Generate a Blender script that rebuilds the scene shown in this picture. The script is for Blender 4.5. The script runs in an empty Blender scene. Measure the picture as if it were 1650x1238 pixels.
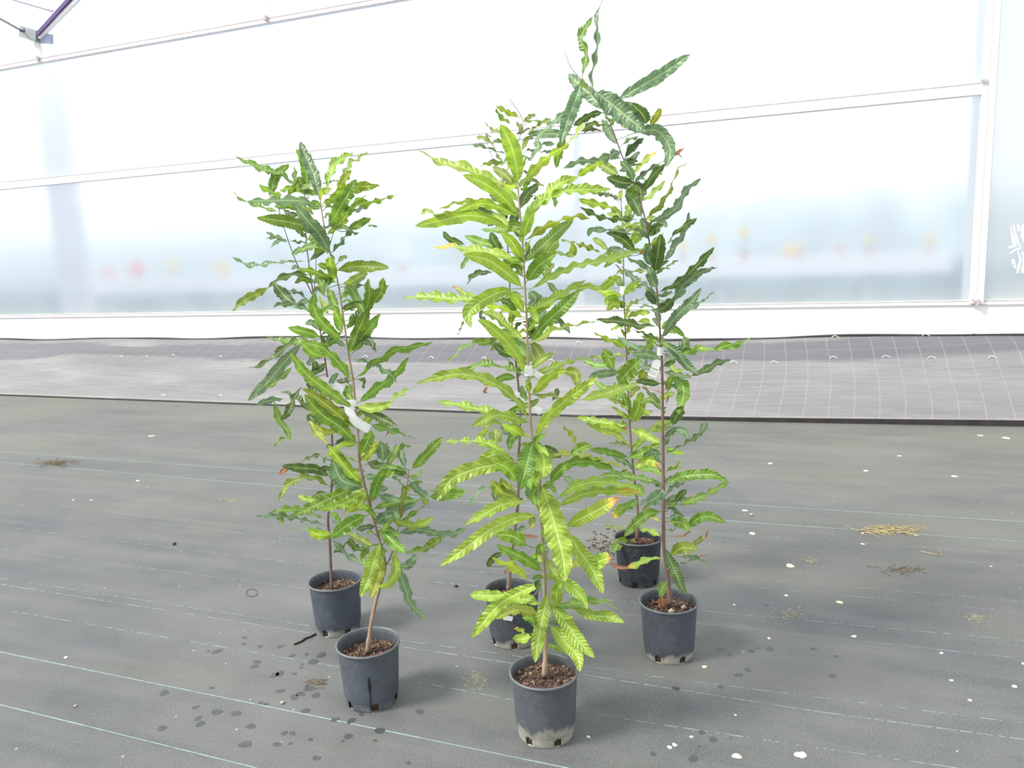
import bpy, math, random
import numpy as np
from mathutils import Vector, Matrix

# ------------------------------------------------------------------ camera
# the photo's vanishing points give the camera: world X runs along the greenhouse wall, Y into depth
F = 1250.0; CX, CY = 825.0, 619.0; H = 1.30
d1 = np.array([-3308., 73., -F]); d1 /= np.linalg.norm(d1)
d2 = np.array([309., -7390., -F]); d2 -= d1 * d1.dot(d2); d2 /= np.linalg.norm(d2)
AX, AZ = -d1, -d2
AY = np.cross(AZ, AX)
M = np.array([AX, AY, AZ])
CAM = np.array([0., 0., H])
sc = bpy.context.scene
col = sc.collection
cd = bpy.data.cameras.new('camera'); cam = bpy.data.objects.new('camera', cd); col.objects.link(cam)
mw = Matrix.Identity(4)
for i in range(3):
    for j in range(3):
        mw[i][j] = M[i][j]
mw.translation = Vector(CAM)
cam.matrix_world = mw
cd.sensor_width = 36.0; cd.sensor_fit = 'HORIZONTAL'; cd.lens = 36.0 * F / 1650.0
cd.clip_start = 0.02; cd.clip_end = 300
sc.camera = cam
# ------------------------------------------------------------------ sky, sun, exposure
sc.view_settings.view_transform = 'Standard'; sc.view_settings.look = 'None'
sc.view_settings.gamma = 1.0; sc.view_settings.use_curve_mapping = False
sc.view_settings.exposure = 0.12
w = bpy.data.worlds.new('sky'); sc.world = w; w.use_nodes = True
nt = w.node_tree; nt.nodes.clear()
wo = nt.nodes.new('ShaderNodeOutputWorld'); bg = nt.nodes.new('ShaderNodeBackground')
bg.inputs[0].default_value = (0.95, 0.975, 1.0, 1); bg.inputs[1].default_value = 1.36
nt.links.new(bg.outputs[0], wo.inputs[0])
sd = bpy.data.lights.new('sun', 'SUN'); sun = bpy.data.objects.new('sun', sd); col.objects.link(sun)
sd.energy = 4.7; sd.angle = math.radians(16); sd.color = (1.0, 0.965, 0.9)
sun.rotation_euler = (Vector((0.64, 0.52, -0.82))).to_track_quat('-Z', 'Y').to_euler()
sun.location = (-3, -1, 4)

rnd = random.Random(7)

def ray(x, y): return M @ np.array([x - CX, -(y - CY), -F])
def gnd(x, y, z=0.0):
    d = ray(x, y); return CAM + d * ((z - H) / d[2])
def on_y(x, y, Y):
    d = ray(x, y); return CAM + d * (Y / d[1])

# ------------------------------------------------------------------ helpers
def setp(o, label=None, cat=None, group=None, kind=None):
    if label: o['label'] = label
    if cat: o['category'] = cat
    if group: o['group'] = group
    if kind: o['kind'] = kind
    return o
def mesh_obj(name, verts, faces, mat=None, parent=None, smooth=True, loc=None):
    me = bpy.data.meshes.new(name)
    me.from_pydata([tuple(map(float, v)) for v in verts], [], faces)
    me.update()
    if smooth:
        me.polygons.foreach_set('use_smooth', [True] * len(me.polygons))
    if mat: me.materials.append(mat)
    o = bpy.data.objects.new(name, me); col.objects.link(o)
    if parent: o.parent = parent
    if loc is not None: o.location = tuple(map(float, loc))
    return o
def empty(name, loc):
    o = bpy.data.objects.new(name, None); col.objects.link(o); o.location = tuple(map(float, loc))
    o.empty_display_size = 0.1
    return o
class MB:
    def __init__(s): s.v = []; s.f = []
    def add(s, v, f):
        b = len(s.v); s.v += [tuple(map(float, p)) for p in v]; s.f += [tuple(i + b for i in q) for q in f]
    def box(s, x0, x1, y0, y1, z0, z1):
        s.add([(x0,y0,z0),(x1,y0,z0),(x1,y1,z0),(x0,y1,z0),(x0,y0,z1),(x1,y0,z1),(x1,y1,z1),(x0,y1,z1)],
              [(0,3,2,1),(4,5,6,7),(0,1,5,4),(1,2,6,5),(2,3,7,6),(3,0,4,7)])
    def bar(s, a, b, wx, wy):
        a = np.array(a, float); b = np.array(b, float); t = (b - a) / np.linalg.norm(b - a)
        u = np.cross(t, [0, 0, 1.0]);
        if np.linalg.norm(u) < 1e-3: u = np.array([1.0, 0, 0])
        u /= np.linalg.norm(u); n = np.cross(u, t)
        c = []
        for p in (a, b):
            for i, j in ((-1,-1),(1,-1),(1,1),(-1,1)): c.append(p + u * i * wx / 2 + n * j * wy / 2)
        s.add(c, [(0,3,2,1),(4,5,6,7),(0,1,5,4),(1,2,6,5),(2,3,7,6),(3,0,4,7)])
    def tube(s, pts, rad, seg=8, cap=True):
        pts = [np.array(p, float) for p in pts]; n = len(pts); rings = []
        up = None
        for i, p in enumerate(pts):
            t = pts[min(i+1, n-1)] - pts[max(i-1, 0)]; t /= (np.linalg.norm(t) + 1e-9)
            if up is None:
                up = np.cross(t, [0.3, 1, 0.1]); up /= np.linalg.norm(up)
            up = up - t * up.dot(t); up /= np.linalg.norm(up)
            b = np.cross(t, up); r = rad[i] if hasattr(rad, '__len__') else rad
            rings.append([p + (up * math.cos(a) + b * math.sin(a)) * r for a in [2*math.pi*k/seg for k in range(seg)]])
        v = [q for r_ in rings for q in r_]; f = []
        for i in range(n - 1):
            for k in range(seg):
                k2 = (k + 1) % seg
                f.append((i*seg+k, i*seg+k2, (i+1)*seg+k2, (i+1)*seg+k))
        if cap:
            f.append(tuple(range(seg-1, -1, -1))); f.append(tuple((n-1)*seg+k for k in range(seg)))
        s.add(v, f)
    def build(s, name, mat, parent=None, smooth=False, loc=None):
        return mesh_obj(name, s.v, s.f, mat, parent, smooth, loc)

def mat(name):
    m = bpy.data.materials.new(name); m.use_nodes = True; m.node_tree.nodes.clear()
    return m, m.node_tree
def N(t, typ, **kw):
    n = t.nodes.new(typ)
    for k, v in kw.items():
        if k.startswith('i_'):
            key = k[2:]; key = int(key) if key.isdigit() else key
            n.inputs[key].default_value = v
        else: setattr(n, k, v)
    return n
def L(t, a, b): t.links.new(a, b)
def ramp(t, fac, stops):
    r = t.nodes.new('ShaderNodeValToRGB'); e = r.color_ramp.elements
    while len(e) < len(stops): e.new(0.5)
    for q, (p, c) in zip(e, stops):
        q.position = p; q.color = (*c, 1) if len(c) == 3 else c
    L(t, fac, r.inputs[0]); return r.outputs[0]
def mixc(t, fac, a, b):
    m = t.nodes.new('ShaderNodeMix'); m.data_type = 'RGBA'
    for s_, v in ((0, fac), (6, a), (7, b)):
        if isinstance(v, (int, float)): m.inputs[s_].default_value = v
        elif isinstance(v, tuple): m.inputs[s_].default_value = (*v, 1)
        else: L(t, v, m.inputs[s_])
    return m.outputs[2]
def math_(t, op, a, b=0.0, c=None):
    m = t.nodes.new('ShaderNodeMath'); m.operation = op
    for i, v in enumerate((a, b, c)):
        if v is None: continue
        if isinstance(v, (int, float)): m.inputs[i].default_value = v
        else: L(t, v, m.inputs[i])
    return m.outputs[0]
def noise(t, vec, scale, detail=4, rough=0.55, stretch=None):
    if stretch:
        mp = N(t, 'ShaderNodeMapping'); mp.inputs['Scale'].default_value = stretch; L(t, vec, mp.inputs[0]); vec = mp.outputs[0]
    n = N(t, 'ShaderNodeTexNoise'); n.inputs['Scale'].default_value = scale
    n.inputs['Detail'].default_value = detail; n.inputs['Roughness'].default_value = rough
    L(t, vec, n.inputs['Vector']); return n.outputs[0]
def finish(t, color, rough=0.6, bump=None, bstr=0.3, bdist=0.002, spec=0.5, metal=0.0):
    p = N(t, 'ShaderNodeBsdfPrincipled'); o = N(t, 'ShaderNodeOutputMaterial')
    if isinstance(color, tuple): p.inputs['Base Color'].default_value = (*color, 1)
    else: L(t, color, p.inputs['Base Color'])
    if isinstance(rough, (int, float)): p.inputs['Roughness'].default_value = rough
    else: L(t, rough, p.inputs['Roughness'])
    p.inputs['Specular IOR Level'].default_value = spec; p.inputs['Metallic'].default_value = metal
    if bump is not None:
        b = N(t, 'ShaderNodeBump'); b.inputs['Strength'].default_value = bstr; b.inputs['Distance'].default_value = bdist
        L(t, bump, b.inputs['Height']); L(t, b.outputs[0], p.inputs['Normal'])
    L(t, p.outputs[0], o.inputs[0]); return p
def plain(name, c, rough=0.6, var=0.12, scale=20, metal=0.0, spec=0.5):
    m, t = mat(name); g = N(t, 'ShaderNodeTexCoord').outputs['Object']
    n = noise(t, g, scale, 4)
    a = tuple(x * (1 - var) for x in c); b = tuple(min(1, x * (1 + var)) for x in c)
    finish(t, ramp(t, n, [(0.3, a), (0.7, b)]), rough, metal=metal, spec=spec); return m

# ------------------------------------------------------------------ materials
def floor_material():
    m, t = mat('woven_ground_fabric'); g = N(t, 'ShaderNodeTexCoord').outputs['Object']
    big = noise(t, g, 0.9, 6, 0.6, (1, 1.7, 1)); mid = noise(t, g, 6.0, 6, 0.65); st = noise(t, g, 3.0, 5, 0.6, (0.25, 3.2, 1))
    base = ramp(t, big, [(0.36, (0.052, 0.061, 0.070)), (0.50, (0.082, 0.088, 0.090)), (0.66, (0.130, 0.134, 0.128))])
    c = mixc(t, ramp(t, mid, [(0.35, (0, 0, 0)), (0.75, (0.45, 0.45, 0.45))]), base, (0.145, 0.15, 0.155))
    ol = noise(t, g, 1.3, 5, 0.6, (0.6, 1.6, 1))
    sep = N(t, 'ShaderNodeSeparateXYZ'); L(t, g, sep.inputs[0])
    back = math_(t, 'MULTIPLY_ADD', sep.outputs[1], 0.075, -0.10)
    of = math_(t, 'ADD', math_(t, 'MULTIPLY', ol, 1.0), back)
    c = mixc(t, ramp(t, of, [(0.55, (0, 0, 0)), (1.0, (0.62, 0.62, 0.62))]), c, (0.165, 0.168, 0.105))
    c = mixc(t, ramp(t, st, [(0.4, (0, 0, 0)), (0.8, (0.4, 0.4, 0.4))]), c, (0.19, 0.19, 0.185))
    vo = N(t, 'ShaderNodeTexVoronoi'); vo.inputs['Scale'].default_value = 13.0; L(t, g, vo.inputs['Vector'])
    sp = N(t, 'ShaderNodeMath', operation='LESS_THAN'); L(t, vo.outputs['Distance'], sp.inputs[0]); sp.inputs[1].default_value = 0.05
    sc2 = N(t, 'ShaderNodeSeparateColor'); L(t, vo.outputs['Color'], sc2.inputs[0])
    k = math_(t, 'MULTIPLY', sp.outputs[0], math_(t, 'GREATER_THAN', sc2.outputs[0], 0.62))
    c = mixc(t, math_(t, 'MULTIPLY', k, 0.7), c, (0.5, 0.5, 0.4))
    # weave
    wv = N(t, 'ShaderNodeTexWave'); wv.inputs['Scale'].default_value = 130; wv.bands_direction = 'Y'; wv.inputs['Distortion'].default_value = 0.4; L(t, g, wv.inputs[0])
    wx = N(t, 'ShaderNodeTexWave'); wx.inputs['Scale'].default_value = 90; wx.bands_direction = 'X'; L(t, g, wx.inputs[0])
    hgt = math_(t, 'ADD', wv.outputs[1], wx.outputs[1])
    c = mixc(t, math_(t, 'MULTIPLY', hgt, 0.09), c, (0.05, 0.055, 0.06))
    fine = noise(t, g, 160, 3, 0.7)
    c = mixc(t, ramp(t, fine, [(0.45, (0, 0, 0)), (0.75, (0.5, 0.5, 0.5))]), c, (0.22, 0.22, 0.205))
    finish(t, c, ramp(t, mid, [(0.3, (0.5,)*3), (0.7, (0.68,)*3)]), math_(t, 'ADD', math_(t, 'MULTIPLY', hgt, 0.4), mid), 0.25, 0.003, spec=0.45)
    return m
def bank_material():
    m, t = mat('woven_bank_fabric'); tc = N(t, 'ShaderNodeTexCoord'); g = tc.outputs['Object']; uv = tc.outputs['UV']
    sep = N(t, 'ShaderNodeSeparateXYZ'); L(t, uv, sep.inputs[0])   # u = metres along, v = metres up the bank
    st = noise(t, uv, 3.0, 6, 0.65, (0.5, 14, 1)); big = noise(t, uv, 1.1, 5, 0.6, (0.5, 1.6, 1))
    c = ramp(t, big, [(0.3, (0.155, 0.155, 0.160)), (0.55, (0.235, 0.232, 0.228)), (0.75, (0.33, 0.325, 0.315))])
    c = mixc(t, ramp(t, st, [(0.4, (0, 0, 0)), (0.72, (0.75,)*3)]), c, (0.13, 0.13, 0.145))
    # darker wavy strip of cloth near the top
    vv = math_(t, 'ADD', sep.outputs[1], math_(t, 'MULTIPLY', math_(t, 'SUBTRACT', big, 0.5), 0.5))
    band = ramp(t, vv, [(0.0, (0, 0, 0)), (0.80, (0, 0, 0)), (0.86, (0.7,)*3), (0.95, (0.6,)*3)])
    mp = N(t, 'ShaderNodeMapRange'); mp.inputs[1].default_value = 0; mp.inputs[2].default_value = 1.5; L(t, vv, mp.inputs[0])
    band = ramp(t, mp.outputs[0], [(0.0, (0, 0, 0)), (0.62, (0, 0, 0)), (0.66, (0.8,)*3), (0.84, (0.7,)*3), (0.88, (0.05,)*3)])
    c = mixc(t, band, c, (0.090, 0.093, 0.112))
    rs = noise(t, g, 1.6, 4, 0.6, (0.5, 2.5, 1))
    c = mixc(t, ramp(t, rs, [(0.66, (0, 0, 0)), (0.78, (0.45,)*3)]), c, (0.30, 0.20, 0.15))
    # pink marker threads across the cloth, one each 0.165 m
    wob = noise(t, uv, 1.2, 3, 0.5)
    u2 = math_(t, 'ADD', math_(t, 'DIVIDE', sep.outputs[0], 0.17), math_(t, 'MULTIPLY', wob, 0.22))
    fr = math_(t, 'FRACT', u2)
    ln = math_(t, 'LESS_THAN', fr, 0.032)
    mr = N(t, 'ShaderNodeMapRange'); mr.inputs[1].default_value = -3.2; mr.inputs[2].default_value = -0.6; mr.inputs[3].default_value = 0.25; L(t, sep.outputs[0], mr.inputs[0])
    mr2 = N(t, 'ShaderNodeMapRange'); mr2.inputs[1].default_value = 0.75; mr2.inputs[2].default_value = 0.95; mr2.inputs[3].default_value = 0.0; mr2.inputs[4].default_value = 0.6; L(t, sep.outputs[1], mr2.inputs[0])
    ln = math_(t, 'MULTIPLY', ln, math_(t, 'MINIMUM', math_(t, 'ADD', mr.outputs[0], mr2.outputs[0]), 1.0))
    c = mixc(t, math_(t, 'MULTIPLY', ln, ramp(t, big, [(0.3, (0.45,)*3), (0.7, (0.3,)*3)])), c, (0.48, 0.33, 0.29))
    fr2 = math_(t, 'LESS_THAN', math_(t, 'FRACT', math_(t, 'DIVIDE', sep.outputs[1], 0.56)), 0.010)
    c = mixc(t, math_(t, 'MULTIPLY', fr2, 0.25), c, (0.45, 0.33, 0.30))
    fine = noise(t, uv, 60, 4, 0.7, (0.12, 3.0, 1))
    c = mixc(t, ramp(t, fine, [(0.45, (0, 0, 0)), (0.8, (0.5,)*3)]), c, (0.10, 0.10, 0.11))
    finish(t, c, 0.62, math_(t, 'ADD', st, math_(t, 'MULTIPLY', fine, 0.5)), 0.5, 0.008)
    return m
def leaf_material(name, ripple=1.0):
    m, t = mat(name); uv = N(t, 'ShaderNodeUVMap').outputs[0]
    at = N(t, 'ShaderNodeAttribute'); at.attribute_name = 'tint'
    c = at.outputs['Color']
    sep = N(t, 'ShaderNodeSeparateXYZ'); L(t, uv, sep.inputs[0])
    au = math_(t, 'ABSOLUTE', math_(t, 'SUBTRACT', sep.outputs[0], 0.5))      # 0 midrib .. 0.5 edge
    rib = ramp(t, au, [(0.0, (0.85,)*3), (0.035, (0.75,)*3), (0.06, (0, 0, 0))])
    vein = math_(t, 'FRACT', math_(t, 'SUBTRACT', math_(t, 'MULTIPLY', sep.outputs[1], 17.0), math_(t, 'MULTIPLY', au, 2.2)))
    vm = ramp(t, vein, [(0.0, (0.35,)*3), (0.08, (0.25,)*3), (0.16, (0, 0, 0))])
    hs = N(t, 'ShaderNodeHueSaturation'); hs.inputs['Saturation'].default_value = 0.8; hs.inputs['Value'].default_value = 1.6; L(t, c, hs.inputs['Color'])
    pale = mixc(t, 0.35, hs.outputs[0], (0.55, 0.6, 0.18))
    g = N(t, 'ShaderNodeTexCoord').outputs['Object']
    nz = noise(t, g, 55, 3); hv = N(t, 'ShaderNodeHueSaturation'); L(t, c, hv.inputs['Color'])
    L(t, ramp(t, nz, [(0.3, (0.82,)*3), (0.7, (1.16,)*3)]), hv.inputs['Value'])
    cc = mixc(t, vm, hv.outputs[0], pale); cc = mixc(t, rib, cc, pale)
    edge = ramp(t, au, [(0.45, (0, 0, 0)), (0.5, (0.35,)*3)])
    cc = mixc(t, edge, cc, (0.46, 0.47, 0.12))
    geo = N(t, 'ShaderNodeNewGeometry')
    back = mixc(t, 0.45, cc, (0.34, 0.40, 0.16))
    cb = mixc(t, geo.outputs['Backfacing'], cc, back)
    p = N(t, 'ShaderNodeBsdfPrincipled'); L(t, cb, p.inputs['Base Color'])
    p.inputs['Roughness'].default_value = 0.36; p.inputs['Specular IOR Level'].default_value = 0.55
    b = N(t, 'ShaderNodeBump'); b.inputs['Strength'].default_value = 0.62; b.inputs['Distance'].default_value = 0.004
    quilt = math_(t, 'MULTIPLY', math_(t, 'SINE', math_(t, 'MULTIPLY', vein, 3.14159)), math_(t, 'MULTIPLY', au, 3.0))
    L(t, math_(t, 'ADD', math_(t, 'SUBTRACT', quilt, math_(t, 'MULTIPLY', rib, 0.5)), math_(t, 'MULTIPLY', nz, 0.8)), b.inputs['Height']); L(t, b.outputs[0], p.inputs['Normal'])
    tr = N(t, 'ShaderNodeBsdfTranslucent')
    tcn = N(t, 'ShaderNodeHueSaturation'); tcn.inputs['Hue'].default_value = 0.495; tcn.inputs['Saturation'].default_value = 1.1; tcn.inputs['Value'].default_value = 1.6; L(t, cc, tcn.inputs['Color'])
    L(t, tcn.outputs[0], tr.inputs[0])
    mx = N(t, 'ShaderNodeMixShader'); mx.inputs[0].default_value = 0.34
    L(t, p.outputs[0], mx.inputs[1]); L(t, tr.outputs[0], mx.inputs[2])
    o = N(t, 'ShaderNodeOutputMaterial'); L(t, mx.outputs[0], o.inputs[0]); return m
def pot_material(crust, tone):
    m, t = mat('black_pot_plastic'); g = N(t, 'ShaderNodeTexCoord').outputs['Object']
    sep = N(t, 'ShaderNodeSeparateXYZ'); L(t, g, sep.inputs[0])
    n1 = noise(t, g, 9, 5, 0.6); n2 = noise(t, g, 60, 4, 0.7); n3 = noise(t, g, 9, 6, 0.7, (1, 1, 0.8))
    c = ramp(t, n1, [(0.3, tuple(x * 0.75 for x in tone)), (0.7, tuple(x * 1.25 for x in tone))])
    c = mixc(t, ramp(t, n2, [(0.5, (0, 0, 0)), (0.8, (0.35,)*3)]), c, (0.17, 0.18, 0.18))
    # lime scale round the foot
    zc = math_(t, 'MULTIPLY_ADD', sep.outputs[2], -19.0, crust)
    k = math_(t, 'ADD', zc, math_(t, 'MULTIPLY', math_(t, 'SUBTRACT', n3, 0.5), 2.6))
    c = mixc(t, ramp(t, k, [(0.30, (0, 0, 0)), (0.62, (0.8,)*3)]), c, mixc(t, n2, (0.16, 0.16, 0.135), (0.50, 0.48, 0.40)))
    scr = noise(t, g, 14, 4, 0.6, (6, 6, 0.6))
    rim = ramp(t, math_(t, 'ADD', math_(t, 'MULTIPLY', sep.outputs[2], 5.0), math_(t, 'MULTIPLY', n2, 0.12)), [(0.90, (0, 0, 0)), (0.97, (0.55,)*3)])
    c = mixc(t, rim, c, (0.15, 0.16, 0.165))
    sc3 = noise(t, g, 7, 5, 0.65, (1.5, 1.5, 3)); c = mixc(t, ramp(t, sc3, [(0.6, (0, 0, 0)), (0.8, (0.5,)*3)]), c, (0.15, 0.155, 0.15))
    c = mixc(t, ramp(t, scr, [(0.66, (0, 0, 0)), (0.74, (0.5,)*3)]), c, (0.022, 0.025, 0.035))
    finish(t, c, ramp(t, n1, [(0.3, (0.42,)*3), (0.7, (0.6,)*3)]), n2, 0.15, 0.001); return m
def soil_material():
    m, t = mat('potting_soil'); g = N(t, 'ShaderNodeTexCoord').outputs['Object']
    v = N(t, 'ShaderNodeTexVoronoi'); v.inputs['Scale'].default_value = 130; L(t, g, v.inputs['Vector'])
    s = N(t, 'ShaderNodeSeparateColor'); L(t, v.outputs['Color'], s.inputs[0])
    c = ramp(t, s.outputs[0], [(0.0, (0.030, 0.018, 0.013)), (0.55, (0.075, 0.042, 0.032)), (0.9, (0.13, 0.078, 0.055)), (0.97, (0.30, 0.24, 0.15))])
    finish(t, c, 0.9, v.outputs['Distance'], 0.9, 0.006); return m
def bark_material(name, lo, hi, lenticel=(0.42, 0.34, 0.25)):
    m, t = mat(name); g = N(t, 'ShaderNodeTexCoord').outputs['Object']
    n = noise(t, g, 30, 5, 0.65, (1, 1, 0.35)); n2 = noise(t, g, 260, 2, 0.6)
    c = ramp(t, n, [(0.3, lo), (0.7, hi)])
    c = mixc(t, ramp(t, n2, [(0.62, (0, 0, 0)), (0.72, (0.6,)*3)]), c, lenticel)
    finish(t, c, 0.65, n, 0.6, 0.002); return m
def pane_material(name, tint, haze, hz_col, dirt=0.5):
    m, t = mat(name); g = N(t, 'ShaderNodeTexCoord').outputs['Object']
    n = noise(t, g, 1.4, 5, 0.6, (1, 1, 0.5)); ve = noise(t, g, 30, 3, 0.6, (1, 1, 0.02))
    rf = N(t, 'ShaderNodeBsdfRefraction'); rf.inputs['IOR'].default_value = 1.07
    rf.inputs['Roughness'].default_value = 0.60; rf.inputs[0].default_value = (*tint, 1)
    tr = N(t, 'ShaderNodeBsdfTranslucent'); L(t, ramp(t, n, [(0.3, tuple(x * 0.93 for x in hz_col)), (0.7, hz_col)]), tr.inputs[0])
    sep = N(t, 'ShaderNodeSeparateXYZ'); L(t, g, sep.inputs[0])
    alg = math_(t, 'ADD', math_(t, 'MULTIPLY', sep.outputs[2], -4.0), math_(t, 'MULTIPLY', n, 1.5))
    df = N(t, 'ShaderNodeBsdfDiffuse'); L(t, ramp(t, alg, [(0.25, (0.75, 0.78, 0.8)), (0.9, (0.62, 0.62, 0.46))]), df.inputs[0])
    a = N(t, 'ShaderNodeMixShader'); a.inputs[0].default_value = haze; L(t, rf.outputs[0], a.inputs[1]); L(t, tr.outputs[0], a.inputs[2])
    b = N(t, 'ShaderNodeMixShader'); L(t, math_(t, 'MULTIPLY', math_(t, 'ADD', ramp(t, alg, [(0.1, (0.05,)*3), (0.9, (0.4,)*3)]), math_(t, 'MULTIPLY', ve, 0.06)), dirt), b.inputs[0])
    L(t, a.outputs[0], b.inputs[1]); L(t, df.outputs[0], b.inputs[2])
    gl = N(t, 'ShaderNodeBsdfGlossy'); gl.inputs['Roughness'].default_value = 0.25
    fz = N(t, 'ShaderNodeFresnel'); fz.inputs[0].default_value = 1.3
    e = N(t, 'ShaderNodeMixShader'); L(t, math_(t, 'MULTIPLY', fz.outputs[0], 0.6), e.inputs[0]); L(t, b.outputs[0], e.inputs[1]); L(t, gl.outputs[0], e.inputs[2])
    o = N(t, 'ShaderNodeOutputMaterial'); L(t, e.outputs[0], o.inputs[0]); return m

MAT = dict(
    floor=floor_material(), bank=bank_material(), soil=soil_material(),
    leaf=leaf_material('leaf_blade'),
    white=plain('white_painted_panel', (0.86, 0.87, 0.88), 0.5, 0.02, 3),
    alu=plain('pale_aluminium', (0.90, 0.90, 0.90), 0.45, 0.03, 8),
    seam=plain('rail_gasket', (0.46, 0.38, 0.40), 0.6, 0.2, 30),
    steel=plain('galvanised_steel', (0.30, 0.32, 0.33), 0.5, 0.2, 30, 0.4),
    purple=plain('violet_fringed_rafter', (0.10, 0.055, 0.20), 0.5, 0.15, 20),  # violet lens fringe put into the colour; the rafter itself is grey
    paper=plain('white_tag_paper', (0.92, 0.92, 0.95), 0.6, 0.02, 60),
    ink=plain('faded_ink', (0.22, 0.25, 0.26), 0.7, 0.2, 90),
    inkpale=plain('very_faded_ink', (0.62, 0.62, 0.72), 0.7, 0.1, 90),
    wire=plain('pale_wire', (0.72, 0.72, 0.70), 0.4, 0.1, 60, 0.3),
    thread=plain('pale_thread', (0.25, 0.28, 0.29), 0.7, 0.35, 25),
    thread2=plain('blue_green_thread', (0.26, 0.37, 0.37), 0.7, 0.35, 30),
    damp=plain('damp_fabric', (0.060, 0.063, 0.068), 0.45, 0.2, 60),
    flake=plain('pale_lichen', (0.62, 0.63, 0.45), 0.8, 0.15, 160),
    straw=plain('dry_straw', (0.42, 0.34, 0.16), 0.8, 0.3, 90),
    moss=plain('dry_moss', (0.20, 0.15, 0.08), 0.9, 0.4, 120),
    sand=plain('spilt_sand', (0.21, 0.21, 0.15), 0.9, 0.2, 120),
    root=plain('dark_root', (0.045, 0.022, 0.018), 0.8, 0.3, 90),
    deadleaf=plain('dead_leaf_scrap', (0.15, 0.115, 0.07), 0.7, 0.3, 90),
    pebble=plain('pebble', (0.42, 0.34, 0.27), 0.8, 0.3, 90),
    outground=plain('outdoor_ground', (0.24, 0.28, 0.33), 0.8, 0.15, 1),
    hedge=plain('hedge_green', (0.16, 0.21, 0.22), 0.8, 0.35, 2),
    yellow=plain('yellow_petals', (0.95, 0.62, 0.10), 0.7, 0.1, 40),
    pink=plain('pink_petals', (0.90, 0.22, 0.28), 0.7, 0.1, 40),
    clay=plain('clay_red_pot', (0.55, 0.22, 0.18), 0.7, 0.15, 10),
    film=plain('hanging_film', (0.84, 0.86, 0.89), 0.5, 0.08, 2),
    bare=plain('bare_earth', (0.42, 0.24, 0.14), 0.9, 0.25, 8),
)
def paper_material():
    m, t = mat('white_tag_paper'); g = N(t, 'ShaderNodeTexCoord').outputs['Object']; n = noise(t, g, 60, 3)
    c = ramp(t, n, [(0.3, (0.93, 0.93, 0.95)), (0.7, (0.97, 0.97, 0.98))])
    d = N(t, 'ShaderNodeBsdfDiffuse'); L(t, c, d.inputs[0]); tr = N(t, 'ShaderNodeBsdfTranslucent'); L(t, c, tr.inputs[0])
    mx = N(t, 'ShaderNodeMixShader'); mx.inputs[0].default_value = 0.42; L(t, d.outputs[0], mx.inputs[1]); L(t, tr.outputs[0], mx.inputs[2])
    o = N(t, 'ShaderNodeOutputMaterial'); L(t, mx.outputs[0], o.inputs[0]); return m
MAT['paper'] = paper_material()
TONE = {  # leaf colours: lime, mid, dark (darker leaf plus painted-in shade), blue-green, olive, yellow
    'L': (0.300, 0.435, 0.065), 'G': (0.165, 0.290, 0.050), 'D': (0.080, 0.140, 0.040), 'B': (0.145, 0.235, 0.125),
    'O': (0.210, 0.280, 0.045), 'Y': (0.340, 0.400, 0.065), 'R': (0.400, 0.170, 0.100)}
BROWN = np.array([0.42, 0.20, 0.13]); YEL = np.array([0.60, 0.48, 0.08])

# ------------------------------------------------------------------ floor
YB = 7.20        # inner face of the greenhouse side wall
def edge_y(x): return 5.79 + 0.21 * min(1, max(0, (x + 1.2) / 2.6)) ** 1.2
fl = MB(); fl.box(-18, 9, -6, 7.3, -0.06, 0.0)
floor = fl.build('floor', MAT['floor']); setp(floor, 'dark grey woven ground fabric covering the greenhouse floor', 'floor', kind='structure')

LINES = [
 ([(-60,1121),(0,1136),(413,1238),(700,1311)], 0.0042, 't2', 1),
 ([(-60,1039),(0,1051),(500,1153),(850,1225),(1100,1276)], 0.0046, 't2', 1),
 ([(-60,972),(0,982),(500,1067),(830,1129),(1050,1166),(1541,1238),(1750,1268)], 0.0026, 't2', 0.6),
 ([(-60,932),(0,942),(491,1019),(830,1070),(1050,1105),(1310,1146),(1700,1199)], 0.0038, 't', 0.9),
 ([(0,932),(480,1006),(643,1032),(800,1053),(1050,1090),(1650,1166)], 0.0024, 't2', 0.5),
 ([(0,885),(500,950),(1018,992),(1123,1005),(1650,1062)], 0.0030, 't', 0.8),
 ([(700,938),(973,966),(1123,984),(1650,1033)], 0.0028, 't2', 0.6),
 ([(0,849),(500,910),(1104,936),(1650,987)], 0.0030, 't', 0.6),
 ([(0,811),(500,873),(860,905),(1232,934),(1650,970)], 0.0034, 't', 0.6),
 ([(-40,742),(0,745),(500,788),(1050,831),(1650,873)], 0.0052, 't2', 1),
 ([(-40,725),(0,728),(500,764),(1104,808),(1650,841)], 0.0050, 't2', 1),
 ([(0,766),(500,806),(1050,852),(1650,893)], 0.0034, 't', 0.4),
 ([(0,784),(500,826),(1050,870),(1650,912)], 0.0034, 't', 0.35),
 ([(0,690),(500,706),(1050,738),(1650,764)], 0.0045, 't', 0.3),
 ([(0,672),(500,690),(1050,716),(1650,738)], 0.0045, 't', 0.2)]
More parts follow.
